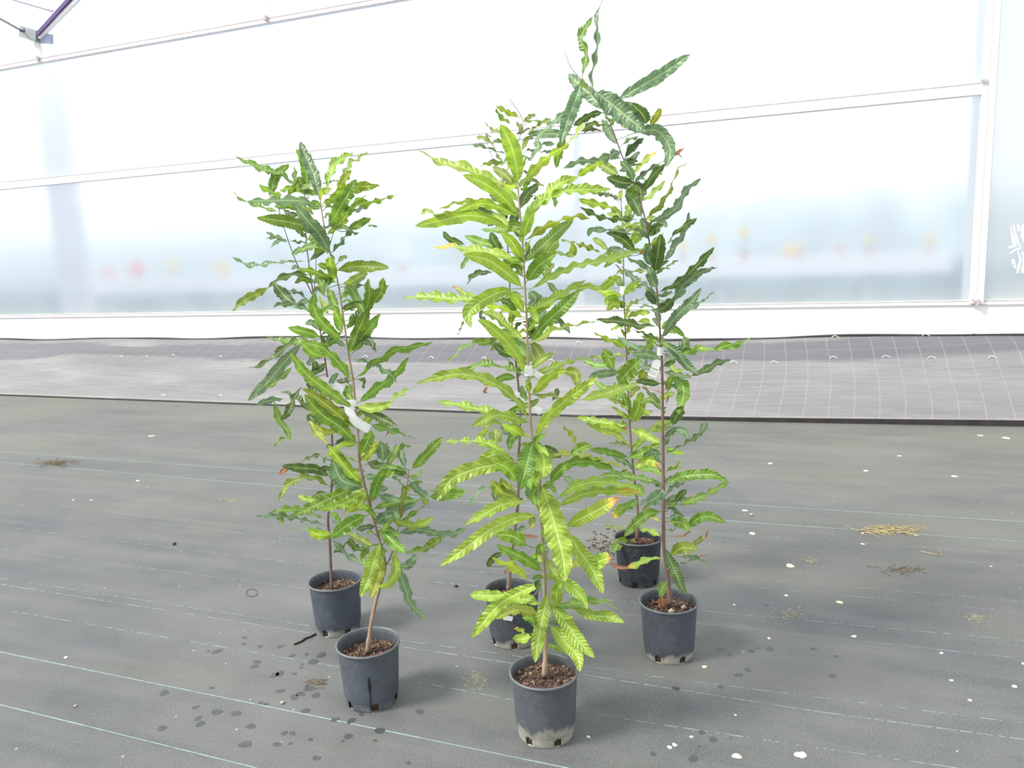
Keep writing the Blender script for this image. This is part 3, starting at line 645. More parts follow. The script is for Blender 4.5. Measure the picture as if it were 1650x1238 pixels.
# ------------------------------------------------------------------ plants
CR = dict(A=(350,220,4.126), B=(350,500,4.125), C=(400,700,4.125), E=(640,150,4.128), F=(640,420,4.125), G=(680,680,4.125), H=(740,920,4.127),
          I=(820,0,4.583), J=(860,220,4.583), K=(920,470,5.383), L=(920,680,5.16), M=(940,820,4.583))
LEAF = {}
LEAF['P1'] = '''A 680,420 640,250 575,105 555,35 w76 B|720,370 770,200 840,140 910,103 w46 L|840,330 880,190 940,150 1003,100 w22 G|790,380 840,290 893,225 w52 Y|715,460 830,375 940,335 1080,325 w70 O
740,600 830,450 925,285 w85 G|750,620 820,570 870,500 w62 L|830,560 910,440 990,388 w45 G|850,470 920,455 1050,425 1200,385 w26 G|850,520 940,490 1015,450 w28 B|850,630 950,575 1020,540 w50 G
690,605 790,600 895,630 w22 D|760,775 830,690 880,640 945,640 w26 B|690,320 740,305 810,292 w18 G|670,465 560,430 400,425 200,430 w56 B|700,655 560,590 420,560 262,540 w78 G|755,785 680,650 600,560 515,450 w88 B
760,780 650,735 560,750 500,785 w34 G|790,975 650,900 540,880 w50 G|785,895 900,865 1030,865 1142,872 w74 O|800,845 830,810 862,795 w30 G|785,905 730,870 665,850 w38 G|785,960 760,870 740,800 w60 L
825,985 920,950 1000,895 w60 O|830,1020 900,1000 985,990 w20 D|900,1260 970,1140 1050,1060 1138,990 w60 D|830,1000 890,1010 930,1090 975,1170 w60 G|960,1200 1010,1070 1005,945 w64 G|1030,1120 1090,1030 1103,940 w54 G
870,1250 960,1170 1060,1050 w66 G|830,1350 700,1240 640,1130 655,1035 w72 G|820,1190 770,1100 740,1010 w60 G|745,1180 705,1120 680,1060 w36 Y|825,1150 880,1130 960,1100 w42 D|815,1080 850,1050 870,1010 w36 L
840,1260 800,1200 780,1150 w60 G|710,1010 740,950 660,930 w40 G|690,420 700,370 760,350 w40 L|700,450 780,400 840,350 w46 L|700,540 740,520 765,555 w18 G|715,1060 690,980 665,930 w40 G|640,340 600,330 560,345 w30 G
690,480 640,470 600,500 w26 G|700,500 740,470 790,480 w20 G|1000,590 1030,590 1065,602 w14 G
B 840,160 800,80 790,0 w50 G|868,300 930,150 1010,-20 w76 G|900,285 980,160 1088,25 w66 G|858,130 900,60 960,0 w48 G|890,230 980,215 1055,275 w28 B|930,235 1005,180 1058,280 w14 D|885,450 800,340 700,250 560,210 w62 G
890,465 820,390 740,350 w34 G|918,450 1050,340 1200,260 1310,240 1435,208 w40 G|900,320 1050,370 1150,430 1190,485 w28 B|940,615 1060,520 1170,440 1272,315 w62 G|920,460 965,465 968,522 w28 D|895,620 870,550 890,490 w60 G
905,650 780,570 600,430 485,280 w72 G|920,640 1040,650 1165,615 w62 L|1120,650 1200,570 1282,518 w24 L|940,650 1050,700 1195,770 w60 D|1010,760 1150,800 1317,855 w34 G|920,790 800,690 700,610 565,520 w74 O|925,880 820,780 680,680 580,560 w84 G
740,900 660,820 612,735 w46 Y|930,900 850,820 770,750 w28 D|965,1165 850,1040 735,900 w78 L|945,1010 860,980 790,935 w26 G|980,1180 830,1130 770,1000 w86 B|950,960 990,890 1025,800 w80 G|950,1015 1020,950 1060,880 w38 Y
1100,1010 1100,940 1085,870 w84 B|1150,1020 1180,950 1195,895 w52 G|1250,1050 1225,970 1210,900 w54 B|1210,930 1240,895 1285,905 w22 G|1290,1060 1380,970 1500,842 w60 G|1270,1110 1320,1110 1358,1062 w28 L
1270,1100 1160,1050 1050,1040 w50 G|980,1030 1040,1015 1110,1030 w30 D|1250,1110 1190,1070 1120,1080 w44 B|960,1100 1080,1110 1180,1060 w46 B|800,470 860,480 900,520 w18 D|1120,840 1140,810 1172,780 w10 R
C 775,330 600,400 450,470 288,545 w72 G|790,380 660,450 560,480 470,505 w62 L|790,360 745,460 635,525 w52 L|470,440 390,430 328,408 w44 L|790,540 680,590 545,690 w84 G|560,665 480,670 393,642 w62 L|850,610 780,620 715,640 w34 B
840,745 740,700 630,640 w48 O|830,740 730,760 670,690 w40 D|880,710 830,860 800,960 745,1080 w86 L|895,810 870,930 815,1090 w66 Y|820,740 770,810 780,890 w42 G|965,760 985,900 940,985 865,1015 w62 L|975,850 1040,1010 1080,1130 1180,1235 w58 B
880,620 940,700 1045,785 w76 G|1020,785 1150,770 1300,670 w44 G|1130,770 1230,730 1305,670 w40 O|990,660 1130,635 1285,670 w56 B|1250,650 1360,665 1450,620 w38 B|985,870 1060,870 1120,800 w58 B|920,530 1040,600 1140,600 1235,555 w56 L
830,500 900,470 1010,450 1160,430 w50 G|1140,410 1180,450 1200,470 w38 L|845,600 890,560 955,535 w70 B|1070,310 1140,380 1210,430 w48 B|1200,415 1320,400 1445,380 w72 G|1180,380 1290,365 1460,380 w30 G|815,460 850,340 900,230 w60 G
800,350 880,280 975,250 w40 L|850,400 920,420 1010,440 w50 B|770,240 720,235 680,230 w22 D|780,170 840,210 940,200 w38 D|1060,250 970,230 870,230 w38 G|960,280 1000,310 1040,360 w18 B|900,520 960,510 1000,560 w60 B
850,560 800,500 740,470 w40 G|1020,500 1060,480 1110,460 w40 B|870,650 940,640 1010,690 w34 G|860,420 880,370 930,350 w46 B'''
LEAF['P2'] = '''A 595,345 590,230 560,130 525,88 w58 G|590,400 520,280 515,200 w40 G|355,415 370,320 400,250 478,187 w62 G|590,380 430,260 300,215 118,135 w34 G|500,310 400,245 245,220 w20 G|440,400 335,355 280,318 w30 G
600,400 500,345 415,358 w28 G|660,395 600,355 520,350 w34 G|610,400 560,310 540,265 w52 D|460,395 500,350 555,300 w42 G|415,480 400,400 375,370 w30 G|600,480 480,460 380,465 w44 G|560,500 500,520 440,490 w36 D
410,500 330,485 220,440 160,425 108,372 w18 G|470,700 400,678 325,678 w20 D|460,690 390,665 328,632 w22 B|480,695 530,700 592,702 w14 D|680,735 600,740 495,785 w34 B|590,830 400,840 220,858 92,798 w15 B|545,885 520,865 498,860 w20 D
620,920 500,920 400,960 340,1010 w34 D|345,1000 270,1045 180,1090 105,1165 w52 O|530,1115 460,1070 378,980 w80 D|608,1085 530,1040 450,1018 w18 D|625,1090 570,1100 525,1120 w40 B|600,680 560,640 515,610 w30 D|560,330 600,300 560,240 w30 D
640,1180 560,1130 500,1130 w30 B|600,940 640,960 700,950 w30 D|660,720 640,700 600,715 w14 G|490,470 570,470 640,520 w30 G
B 690,180 600,150 470,115 w58 G|700,225 600,210 480,210 325,178 w38 G|540,165 430,270 300,365 208,385 w34 D|570,220 470,320 340,470 203,602 w74 B|500,378 420,450 330,520 w40 G|715,305 640,290 555,210 w60 G|730,350 670,400 610,420 w40 D
650,440 655,380 640,335 w46 D|615,360 628,325 625,295 w34 B|620,510 620,450 590,440 w34 D|740,480 720,530 690,575 w60 B|680,480 640,490 610,540 w36 D|560,510 520,570 470,680 420,730 w48 D|650,690 520,580 420,540 w28 D
380,600 400,700 460,800 485,865 w50 G|480,855 430,860 385,910 w18 G|440,590 350,600 262,628 w42 B|800,480 840,460 885,468 w16 D|760,730 790,705 830,700 w16 D|620,700 665,750 690,700 w60 D|800,800 720,810 640,760 w48 Y|760,650 800,660 870,700 w36 B
775,900 850,850 925,832 w20 D|755,1110 660,1060 560,1050 430,1035 w62 D|475,1045 445,1065 412,1088 w30 R|545,1015 610,985 685,955 w20 D|700,220 780,200 850,240 w34 B|780,320 700,290 640,280 w30 G|700,500 650,520 640,560 w40 B
C 545,350 460,300 370,290 260,340 205,450 w42 O|205,480 215,550 222,612 w16 L|520,605 400,580 250,550 48,548 w28 B|500,560 400,520 280,500 150,520 w34 G|520,640 420,628 315,645 w10 B|555,805 620,740 705,710 w14 D|560,700 640,790 765,870 w38 B
540,440 490,395 425,420 w40 D|550,180 600,290 650,400 w92 B|555,185 510,150 480,140 w18 B|565,75 620,40 700,20 w18 B|560,430 600,420 640,440 w30 D|540,450 570,440 610,400 w40 D|550,560 600,600 690,640 w34 B|535,520 580,540 620,600 w30 G'''
LEAF['P3'] = '''E 805,605 790,470 750,330 688,208 w96 L|845,590 920,500 1020,410 1145,340 w52 L|1120,350 1180,290 1240,195 w20 L|805,650 740,570 635,490 w58 O|760,630 560,550 420,490 300,470 215,425 138,378 w46 L|805,800 700,690 580,600 438,545 w76 L
835,830 950,720 1080,600 1200,560 w58 L|1190,560 1290,490 1375,450 w40 L|835,830 950,730 1080,660 1230,640 1420,640 w58 L|745,900 600,830 450,815 280,850 120,885 w74 L|820,830 700,770 560,735 380,795 w58 L|410,800 300,800 235,812 w26 O
250,810 200,785 160,798 w24 L|840,975 780,910 660,910 555,908 w42 G|835,1120 770,1000 695,930 w62 L|740,920 700,850 630,800 w54 L|840,965 865,870 912,780 w62 L|860,975 960,900 1080,845 1200,815 1285,835 w36 O|850,1125 960,1020 1070,920 1172,840 w74 G
815,1120 700,1080 540,1050 400,1025 222,1022 w52 l|840,1300 720,1190 600,1110 440,1075 w84 L|862,1255 940,1150 1060,1065 w92 G|870,1110 990,1055 1120,1075 w46 L|1110,1080 1170,1060 1155,995 w44 O|970,1090 1020,1030 1075,968 w74 L
891,1304 1030,1220 1200,1155 1400,1110 1600,1050 w50 L|800,630 770,570 740,540 w30 G|810,640 850,580 900,580 w22 O|800,620 740,620 700,590 w30 L|830,960 800,930 780,880 w40 G|845,1130 800,1110 740,1110 w36 G
F 770,190 670,215 560,270 475,350 492,445 w88 L|640,300 500,262 350,255 200,240 30,250 w52 L|560,290 440,215 370,172 w40 r|852,350 800,270 755,205 w52 L|845,385 780,345 700,310 590,300 w36 L|865,370 960,300 1090,230 1255,130 w62 L
870,350 1000,280 1180,190 1385,180 w44 L|888,540 980,420 1100,310 1215,195 w74 G|845,535 740,450 650,370 565,335 w56 L|890,550 1050,460 1200,430 1350,398 w32 L|848,745 800,640 720,530 620,440 535,393 w68 L|865,785 780,735 650,705 550,695 425,765 w38 G
872,1055 790,930 660,830 500,765 350,760 130,818 w62 L|870,1075 700,1040 580,1000 400,960 262,940 w54 L|885,1080 800,1060 660,1030 495,1105 w60 L|865,1175 780,1130 700,1085 w42 L|895,895 980,800 1060,745 1130,728 w60 L
1100,735 1180,750 1203,840 w62 O|885,785 980,730 1120,680 1250,650 1540,632 w22 L|905,1195 1000,1040 1120,930 1230,850 1335,770 w74 L|1210,930 1380,885 1605,815 w52 L|900,890 1050,905 1210,925 w24 O|860,650 820,590 750,520 w86 G
1030,930 1060,890 1060,850 w34 D|880,790 930,750 1000,720 w24 G|865,950 840,900 830,830 w36 G
G 740,115 710,230 652,450 w112 G|730,115 590,35 460,10 335,15 w42 L|640,280 450,290 300,330 185,390 100,525 w92 L|620,265 520,215 440,230 370,270 w70 L|560,210 460,155 360,130 120,135 w44 L|630,400 570,310 490,270 w78 G
700,525 540,550 420,610 283,688 w62 L|765,622 620,640 450,720 300,830 120,958 w78 L|790,405 850,580 900,760 935,900 950,1062 w136 L|780,285 870,230 1000,212 1130,240 1350,305 w24 Y|830,370 960,290 1080,265 1200,290 1350,380 w52 G
840,420 900,340 970,270 w60 G|985,220 1060,170 1125,150 w60 G|890,510 1030,430 1200,400 1455,445 w62 L|890,565 1050,490 1200,465 1465,465 w64 l|945,705 1060,640 1180,580 1320,500 w84 r|975,730 1040,850 1120,960 1205,1142 w92 L
780,170 810,260 800,370 w98 L|950,960 1000,950 1060,940 w48 Y|1100,960 1180,925 1262,900 w84 r|830,1010 930,1050 1040,1140 1100,1245 w72 L|720,830 600,760 490,750 w80 G|800,990 680,910 560,850 495,815 w62 G|720,1060 620,970 540,930 460,900 w48 L
850,840 800,890 765,945 w80 B|760,880 790,840 812,810 w52 G|750,280 700,360 730,440 w60 G|780,420 740,480 750,560 w50 G|830,900 860,980 900,1030 w40 L|740,120 780,170 840,230 w40 L
H 560,90 430,130 250,240 80,448 w84 L|320,155 200,165 72,160 w68 L|640,250 650,130 680,80 w68 L|590,145 555,300 520,480 505,610 w80 L|600,215 700,330 780,450 898,578 w82 L|605,365 700,470 780,560 802,672 w80 L|578,487 640,505 700,545 w34 G
590,240 760,220 940,205 1053,255 w40 G|640,240 780,260 900,300 1010,310 1098,345 w52 L|495,440 430,450 358,455 w60 L|450,420 410,400 360,388 w24 r|545,290 400,262 320,280 235,320 w60 Y|545,225 450,190 360,195 w62 L|660,320 730,320 780,322 w24 r
600,340 640,340 640,290 w44 D|540,50 520,90 545,130 w36 D|520,390 480,320 420,310 w40 G|590,70 620,40 690,20 w30 L'''
LEAF['P4'] = '''E 812,160 740,125 662,85 w32 O|770,215 700,165 658,98 w20 G|840,190 880,160 922,140 w28 O|850,190 910,180 950,190 w16 G|822,280 820,230 795,190 w28 O|860,270 950,210 1022,168 w22 O|700,275 630,240 583,197 w18 O|822,395 860,320 905,280 w34 O
650,365 590,310 528,292 w28 O|722,352 680,320 640,312 w14 D|732,412 640,380 502,342 w14 D|700,480 660,400 640,355 w14 L|730,465 640,460 540,492 w26 O|835,395 880,378 925,376 w9 D|880,440 850,418 820,412 w12 D|810,510 850,520 890,536 w7 D
620,300 600,285 585,275 w12 D|800,790 860,680 945,605 w64 D|840,580 910,590 975,622 w18 O|760,645 780,600 730,560 w22 G|700,850 570,790 495,770 w58 D|640,720 540,712 420,720 280,768 w18 O|745,890 780,830 800,760 w60 D|700,1060 640,980 625,925 w58 D
720,1040 580,1000 450,950 w48 G|450,1010 350,970 305,922 w42 D|470,1080 450,1130 425,1172 w30 G|620,1190 540,1195 483,1240 w24 D|740,1110 800,1150 840,1170 w44 D|850,1050 870,1030 850,990 w30 D|960,1220 1010,1180 1040,1130 w30 O
810,1110 870,1080 920,1020 w40 D|990,640 1040,680 1050,760 w26 G|700,690 720,750 740,800 w34 D|640,750 690,780 750,800 w28 G|690,610 730,570 780,600 w26 G|700,640 640,680 700,740 w24 D|780,280 840,260 880,230 w16 D|760,480 830,470 860,420 w14 G
790,420 740,440 690,480 w20 G|830,640 860,600 900,560 w26 G|870,680 930,700 905,860 w10 D|700,900 650,870 600,880 w30 D
F 640,75 520,90 465,160 w24 D|620,430 560,370 575,320 w24 D|640,525 480,560 400,620 328,685 w34 G|640,530 600,540 530,550 w44 G|440,385 430,440 405,495 w8 D|760,400 770,330 740,290 w48 G|790,320 740,280 690,255 w56 D
770,500 800,420 860,400 w20 D|770,530 730,500 690,470 w88 B|770,580 650,560 620,520 w36 D|640,470 650,440 630,425 w24 D|790,640 700,600 650,560 w56 D|750,430 760,370 750,330 w40 L|1000,400 1080,410 1150,490 w38 D|930,100 1010,160 1070,225 w22 D
890,290 920,250 880,205 w78 B|900,380 950,360 990,320 w58 B|860,380 890,450 900,520 w58 D|890,560 940,620 962,690 w72 O|650,1110 652,1170 655,1230 w78 O|610,1100 560,1160 515,1205 w36 L|810,1110 730,1140 680,1110 w36 B|1060,1060 1150,1140 1200,1238 w20 Y
820,1150 760,1180 740,1260 w50 G|600,880 580,870 600,840 w16 R|830,420 900,470 940,430 w34 D|700,330 690,380 740,430 w40 D|820,960 880,960 940,920 w40 G
G 640,500 530,470 465,390 w72 O|630,470 560,430 530,370 w58 O|490,545 485,490 470,440 w40 D|500,440 400,450 320,560 w28 B|640,530 590,500 560,470 w44 O|790,160 860,195 925,235 w54 D|720,640 735,670 745,705 w46 r|640,755 700,762 775,762 w18 R
450,960 480,900 530,870 w40 D|650,850 680,760 660,690 w24 G|700,400 730,480 760,540 w70 D|640,900 700,920 760,960 w36 G|940,360 980,390 1020,420 w40 B|640,330 600,300 590,260 w40 G|620,720 690,700 740,640 w24 B|560,990 555,1000 560,1010 w16 R'''
LEAF['P5'] = '''I 640,680 750,760 880,870 1015,975 w150 B|930,985 1080,960 1165,1040 1190,1130 1160,1235 w96 B|800,738 950,650 1130,545 1338,402 w90 B|622,690 615,560 655,380 660,220 650,150 665,80 700,-30 w26 B|540,575 575,400 535,270 618,125 w54 G
710,810 600,700 500,610 440,545 w92 B|540,590 490,740 440,870 380,1060 w100 B|460,780 330,910 220,1010 215,1090 148,1190 w44 B|420,1000 370,1120 350,1238 w62 G|460,990 300,985 138,990 w62 B|700,830 600,850 480,930 w56 D|750,930 620,915 528,970 w34 D
700,960 620,962 548,985 w22 D|805,1070 740,980 690,880 w62 B|825,1080 880,1030 955,1005 w22 B|860,1170 900,1080 995,1020 w40 B|1020,925 990,850 905,765 w88 D|1040,925 1090,860 1122,800 w50 Y|340,1062 290,1062 225,1068 w30 B
340,1118 290,1120 228,1122 w20 B|620,690 580,700 535,722 w9 D|700,850 760,900 720,950 w30 G|940,780 900,770 860,780 w30 B|620,690 560,640 540,560 w14 G
J 660,165 560,145 470,180 340,180 222,235 w54 B|640,110 600,120 560,160 w66 B|742,330 700,240 640,180 w60 B|672,160 740,70 810,10 w44 B|742,335 830,265 900,220 970,175 w22 D|950,190 1040,135 1113,88 w20 R|1040,130 1070,130 1095,160 w10 R
690,205 750,200 797,202 w20 D|800,420 880,290 970,200 w58 D|840,600 960,460 1030,320 1060,240 1130,198 w28 O|745,345 650,340 540,300 w84 D|800,600 750,500 690,380 w104 D|730,345 780,380 800,470 w90 D|700,440 740,400 760,360 w80 G
860,640 1040,540 1130,400 1235,312 w58 B|900,640 950,640 985,670 w50 B|785,612 650,605 500,590 345,522 w32 D|838,598 890,560 938,535 w12 D|830,740 700,712 545,685 w30 B|560,690 430,690 402,740 w40 B|845,735 900,680 955,660 w70 D
890,1000 915,880 935,720 w100 D|960,810 1070,690 1205,602 w16 D|958,930 1050,800 1130,680 1148,560 w54 B|765,860 660,760 535,712 w76 D|835,870 800,860 760,840 w10 R|850,745 830,670 790,610 w62 B|870,960 840,880 860,800 w60 B
905,1120 870,1040 840,960 w78 B|875,985 780,930 690,890 w34 B|720,880 620,840 550,830 w52 B|925,988 990,965 1065,912 w10 O|925,1150 1050,1090 1170,990 1333,818 w54 D|1020,1210 1110,1090 1220,1010 1320,975 w66 B|1290,970 1320,968 1355,970 w10 D
900,1170 830,1100 740,1050 652,960 w34 B|920,1245 870,1180 830,1110 w74 B|920,1180 970,1165 1020,1140 w24 D|900,1170 960,1180 1005,1160 w18 G|640,600 700,600 760,560 w30 G
K 715,160 800,140 885,60 w92 D|765,295 600,300 440,262 215,245 w60 D|765,425 660,370 540,330 w26 D|745,120 700,60 650,-10 w60 B|765,300 750,200 700,140 w48 B|730,140 660,128 588,130 w22 B|770,48 820,30 890,8 w16 D|870,90 930,30 1000,-10 w44 B
790,400 900,230 1050,80 1130,-30 w86 B|930,220 1100,110 1250,0 w16 B|600,500 480,445 405,388 w42 B|720,520 620,495 525,490 w30 D|780,430 900,510 1010,640 1110,722 w82 B|960,520 985,450 975,392 w92 B|880,500 970,525 1120,500 1260,510 w56 G
1220,520 1330,470 1440,450 1570,392 w56 G|1030,735 1150,690 1270,620 1382,590 w58 D|800,690 900,720 1045,745 w48 B|850,740 960,800 975,920 930,1065 w112 G|870,1175 910,1090 980,1000 w92 D|800,650 860,620 910,590 w46 D|830,880 850,800 870,720 w54 O
775,590 680,550 530,540 w74 B|775,675 680,660 590,640 w52 B|410,800 490,700 600,590 w142 G|430,700 290,710 150,740 w70 B|380,780 410,860 400,950 w96 G|780,800 680,790 560,775 w58 D|785,975 700,900 620,825 w40 D|790,885 700,845 640,830 w10 R
815,985 840,920 870,870 w8 R|800,540 850,560 920,600 w40 B|750,440 800,450 860,490 w40 G|800,820 820,790 860,780 w30 D|560,600 620,590 660,640 w60 B
L 775,135 840,80 890,50 w46 D|860,60 940,80 975,140 w60 B|785,265 940,190 1060,110 1100,30 w24 D|1070,90 1100,50 1120,0 w62 B|790,520 900,460 1050,440 1190,440 1318,510 w84 G|880,690 1020,650 1160,590 1310,505 w58 G|790,610 840,550 945,500 w38 D
800,740 880,660 1010,640 w40 G|860,660 920,600 965,570 w56 D|960,890 1060,800 1160,790 1288,838 w80 G|810,830 920,840 980,910 w92 G|785,415 850,380 908,325 w32 G|755,350 700,280 660,210 w38 B|755,425 730,390 700,340 w12 R
800,740 790,700 850,680 w30 B|745,745 640,770 540,840 440,955 w86 G|755,540 740,600 620,690 w100 B|750,520 600,480 400,450 235,445 w66 G|740,540 680,500 600,490 w34 B|800,900 850,900 860,880 w26 B|800,800 860,780 880,820 w30 B
790,470 700,400 560,390 w60 G|790,620 700,640 640,680 w40 G|930,950 960,930 1000,910 w12 R|1000,1030 940,1020 960,1040 w14 R
M 598,285 660,420 700,520 750,640 w86 D|640,350 720,290 850,300 w84 O|800,275 850,240 900,200 w40 r|905,215 910,190 922,155 w14 R|720,355 800,360 915,400 w34 B|850,350 890,345 942,340 w9 R|590,370 480,375 400,410 310,440 w42 l
340,435 260,430 195,400 w28 R|632,535 590,570 560,650 w64 G|585,650 585,700 600,760 w58 R|700,410 760,400 820,370 w10 D|640,60 720,90 780,170 w30 G'''
LEAF['P6'] = '''J 640,490 560,440 430,420 w12 D|660,480 560,440 430,400 w8 D|650,350 700,290 760,250 w40 L|740,270 820,180 905,110 w44 l|660,580 560,520 430,490 330,465 w44 L|670,600 700,540 720,480 w62 L|655,640 700,650 640,670 w30 L|640,300 560,240 480,200 w70 O
650,700 740,660 820,620 w22 O|800,480 880,420 970,330 w34 L|690,800 760,740 800,640 w70 L|680,720 780,640 900,590 w30 L|700,860 830,820 960,710 w32 O|545,830 500,790 435,750 w44 O|800,360 860,310 950,270 w26 O|660,610 600,580 540,570 w34 L
665,880 600,900 440,915 w8 D|500,860 360,800 190,760 w20 O|680,1020 740,1000 830,990 w14 O|665,1010 640,980 600,940 w5 R|660,1170 720,1110 790,1040 w44 L|665,1170 760,1120 850,1080 w22 O|640,1180 560,1150 460,1130 w48 L|610,1090 560,1060 612,1020 w10 L
520,1120 560,1080 608,1020 w60 L|640,1190 560,1190 530,1250 w40 L|660,640 620,600 600,580 w24 L|660,450 640,430 650,400 w30 L
K 490,500 400,440 300,400 200,350 w46 L|460,130 380,105 305,155 w84 L|475,250 560,190 690,180 w46 L|465,145 560,90 650,50 w20 O|450,30 370,30 240,5 w36 L|465,150 450,120 455,80 w46 O|660,495 700,430 770,405 w68 G|790,330 830,280 870,270 w52 L
840,355 890,340 940,355 w46 L|600,760 630,720 640,680 w84 O|490,565 350,545 200,590 w22 L|410,680 330,640 230,640 90,590 w40 G|380,680 330,590 280,495 w90 G|200,770 280,830 360,835 w46 G|315,930 400,960 500,1035 w34 O|500,1040 480,960 440,900 w70 G
510,930 540,860 600,830 w50 O|520,1140 580,1020 610,870 w104 L|520,1040 640,960 760,930 w46 L|750,940 830,900 900,880 w56 L|505,1180 300,1140 150,1110 50,1090 w58 L|480,1180 450,1190 415,1210 w28 R|500,1240 400,1180 250,1170 w46 L
690,1200 780,1150 870,1130 w58 L|480,560 560,500 700,500 w30 O|500,830 460,800 440,770 w40 G|820,560 900,690 990,680 w40 L|600,260 650,250 690,280 w40 L
L 500,205 420,180 320,178 w30 O|500,240 400,120 250,60 130,10 w52 L|520,200 600,140 660,105 w44 L|490,60 600,100 740,175 w64 L|470,300 600,255 745,180 w72 G|470,295 300,250 160,230 w58 G|690,80 770,50 830,5 w46 L|780,210 850,245 940,258 w46 L
800,410 860,385 930,378 w12 L|520,380 660,320 740,390 w84 l|540,400 620,375 650,372 w12 R|530,410 480,350 350,290 w44 B|480,460 430,440 470,400 w50 G|560,640 500,690 390,725 w66 G|560,750 620,780 740,825 w36 Y|570,770 620,730 650,690 w44 O
480,690 400,740 350,800 w76 l|500,520 560,560 600,620 w74 G|470,885 400,882 265,868 w9 L|560,700 640,660 760,690 w26 B|490,985 400,1010 345,1090 w76 G|480,985 620,1010 745,990 w38 L|560,900 640,900 740,950 w34 L|540,500 480,470 420,440 w44 G
470,260 420,310 360,290 w26 B|600,310 590,280 600,260 w20 R|540,620 500,600 440,610 w36 G'''
STEM = {  # main stem and branches, pixel positions with radius in mm
 'P1': [([(592,1052),(599,1000),(610,952),(620,913),(613,879),(605,850),(591,797),(580,748),(578,718),(573,660),(569,614),(561,568),(555,524),(544,453),(529,395),(520,351),(516,322),(514,306)], 8.2, 1.8),
        ([(620,913),(628,901),(639,865),(647,816),(657,777),(658,757)], 3.0, 1.6), ([(528,409),(533,390),(539,370)], 1.8, 1.2)],
 'P2': [([(536,956),(534.5,950),(531,870),(528.5,836),(534.5,780),(535,706),(532,645),(527,604),(520,556),(512,514),(503,462),(495,404),(493,377),(491,317),(488,290)], 7.2, 1.7),
        ([(503,474),(476,419),(457,365),(449,336),(447,325)], 2.6, 1.4), ([(506,470),(509,430),(509,390)], 2.0, 1.2), ([(511,508),(488,497),(470,488)], 2.4, 1.6)],
 'P3': [([(877,1090),(879,1041),(877.6,946),(875,874),(871,810),(869,772),(860.6,723),(856,690),(852,626),(850,565),(848.5,512),(846,463),(844.7,436),(842,387),(838.6,348),(835,310),(835,295)], 7.8, 2.4)],
 'P4': [([(819,951),(825.5,881),(834,816),(835,753),(837.6,694),(837.6,650),(834,609),(826.7,541),(822,480),(820.5,428),(817,387),(812,344),(809.6,302),(826,250),(838.6,218),(842,193),(832,175),(820,159)], 8.2, 1.0),
        ([(809.6,302),(805,280),(795,258),(784,230)], 1.3, 0.8), ([(826,250),(818,225),(812,210)], 1.2, 0.7), ([(838,215),(850,195),(860,185)], 1.2, 0.8)],
 'P5': [([(1079.6,974),(1076,929),(1070,885),(1069,831),(1069,777),(1068,699),(1067,600),(1064,544),(1060,482),(1054,438),(1047.7,399),(1039,351),(1030,320),(1020,290),(1004,255),(991,220),(983.6,200),(972.7,179),(954,149.5),(936,128),(920,109),(913,92),(909.5,81)], 8.6, 0.9)],
 'P6': [([(1026,872),(1027.6,823),(1020,753),(1015,690),(1012,628),(1009,563),(1005.5,488),(1005,460),(1004,372),(1000.7,325),(1003,300)], 7.0, 1.8)],
}
BASE = {'P1': (600,1126), 'P2': (546,1012), 'P3': (880,1180), 'P4': (828,1030), 'P5': (1078,1053), 'P6': (1029,936)}
INFO = {
 'P1': ('front left potted sapling with leaning bare stem base and a long curled white tag', 0.28, (0.069, 0.083, 0.1), 1.0, ((0.20,0.135,0.095),(0.36,0.26,0.19)), 2.15),
 'P2': ('rear left potted sapling with dark branching crown, pot partly behind the front left pot', 0.62, (0.056, 0.069, 0.09), 0.9, ((0.09,0.055,0.05),(0.19,0.12,0.11)), 1.45),
 'P3': ('lime-green leafy potted sapling at front centre, its pot heavily white with lime scale', 1.28, (0.077, 0.085, 0.1), 0.8, ((0.23,0.18,0.12),(0.42,0.33,0.22)), 0.2),
 'P4': ('slender potted sapling directly behind the lime-green front one, small leaves at its top', 0.80, (0.056, 0.065, 0.077), 0.9, ((0.13,0.09,0.08),(0.25,0.18,0.15)), 0.9),
 'P5': ('tallest potted sapling, blue-green toothed leaves on a purplish stem bending left at the top', 0.80, (0.062, 0.073, 0.09), 1.0, ((0.13,0.07,0.06),(0.24,0.14,0.12)), 1.2),
 'P6': ('rear right potted sapling with light green leaves, standing behind the tallest one', 0.2, (0.024, 0.027, 0.036), 0.9, ((0.10,0.07,0.06),(0.22,0.15,0.12)), 2.6),
}
def catmull(P, n):
    P = [np.array(p, float) for p in P]
    if len(P) == 2: P = [P[0], (P[0] + P[1]) / 2, P[1]]
    seg = [np.linalg.norm(b - a) for a, b in zip(P[:-1], P[1:])]; tot = sum(seg); cum = [0]
    for s in seg: cum.append(cum[-1] + s)
    Q = [2 * P[0] - P[1]] + P + [2 * P[-1] - P[-2]]; out = []
    for k in range(n):
        s = tot * k / (n - 1); i = 0
        while i < len(seg) - 1 and s > cum[i + 1]: i += 1
        u = (s - cum[i]) / max(seg[i], 1e-9); p0, p1, p2, p3 = Q[i], Q[i+1], Q[i+2], Q[i+3]
        out.append(0.5 * ((2*p1) + (p2 - p0) * u + (2*p0 - 5*p1 + 4*p2 - p3) * u*u + (3*p1 - p0 - 3*p2 + p3) * u**3))
    return out, tot

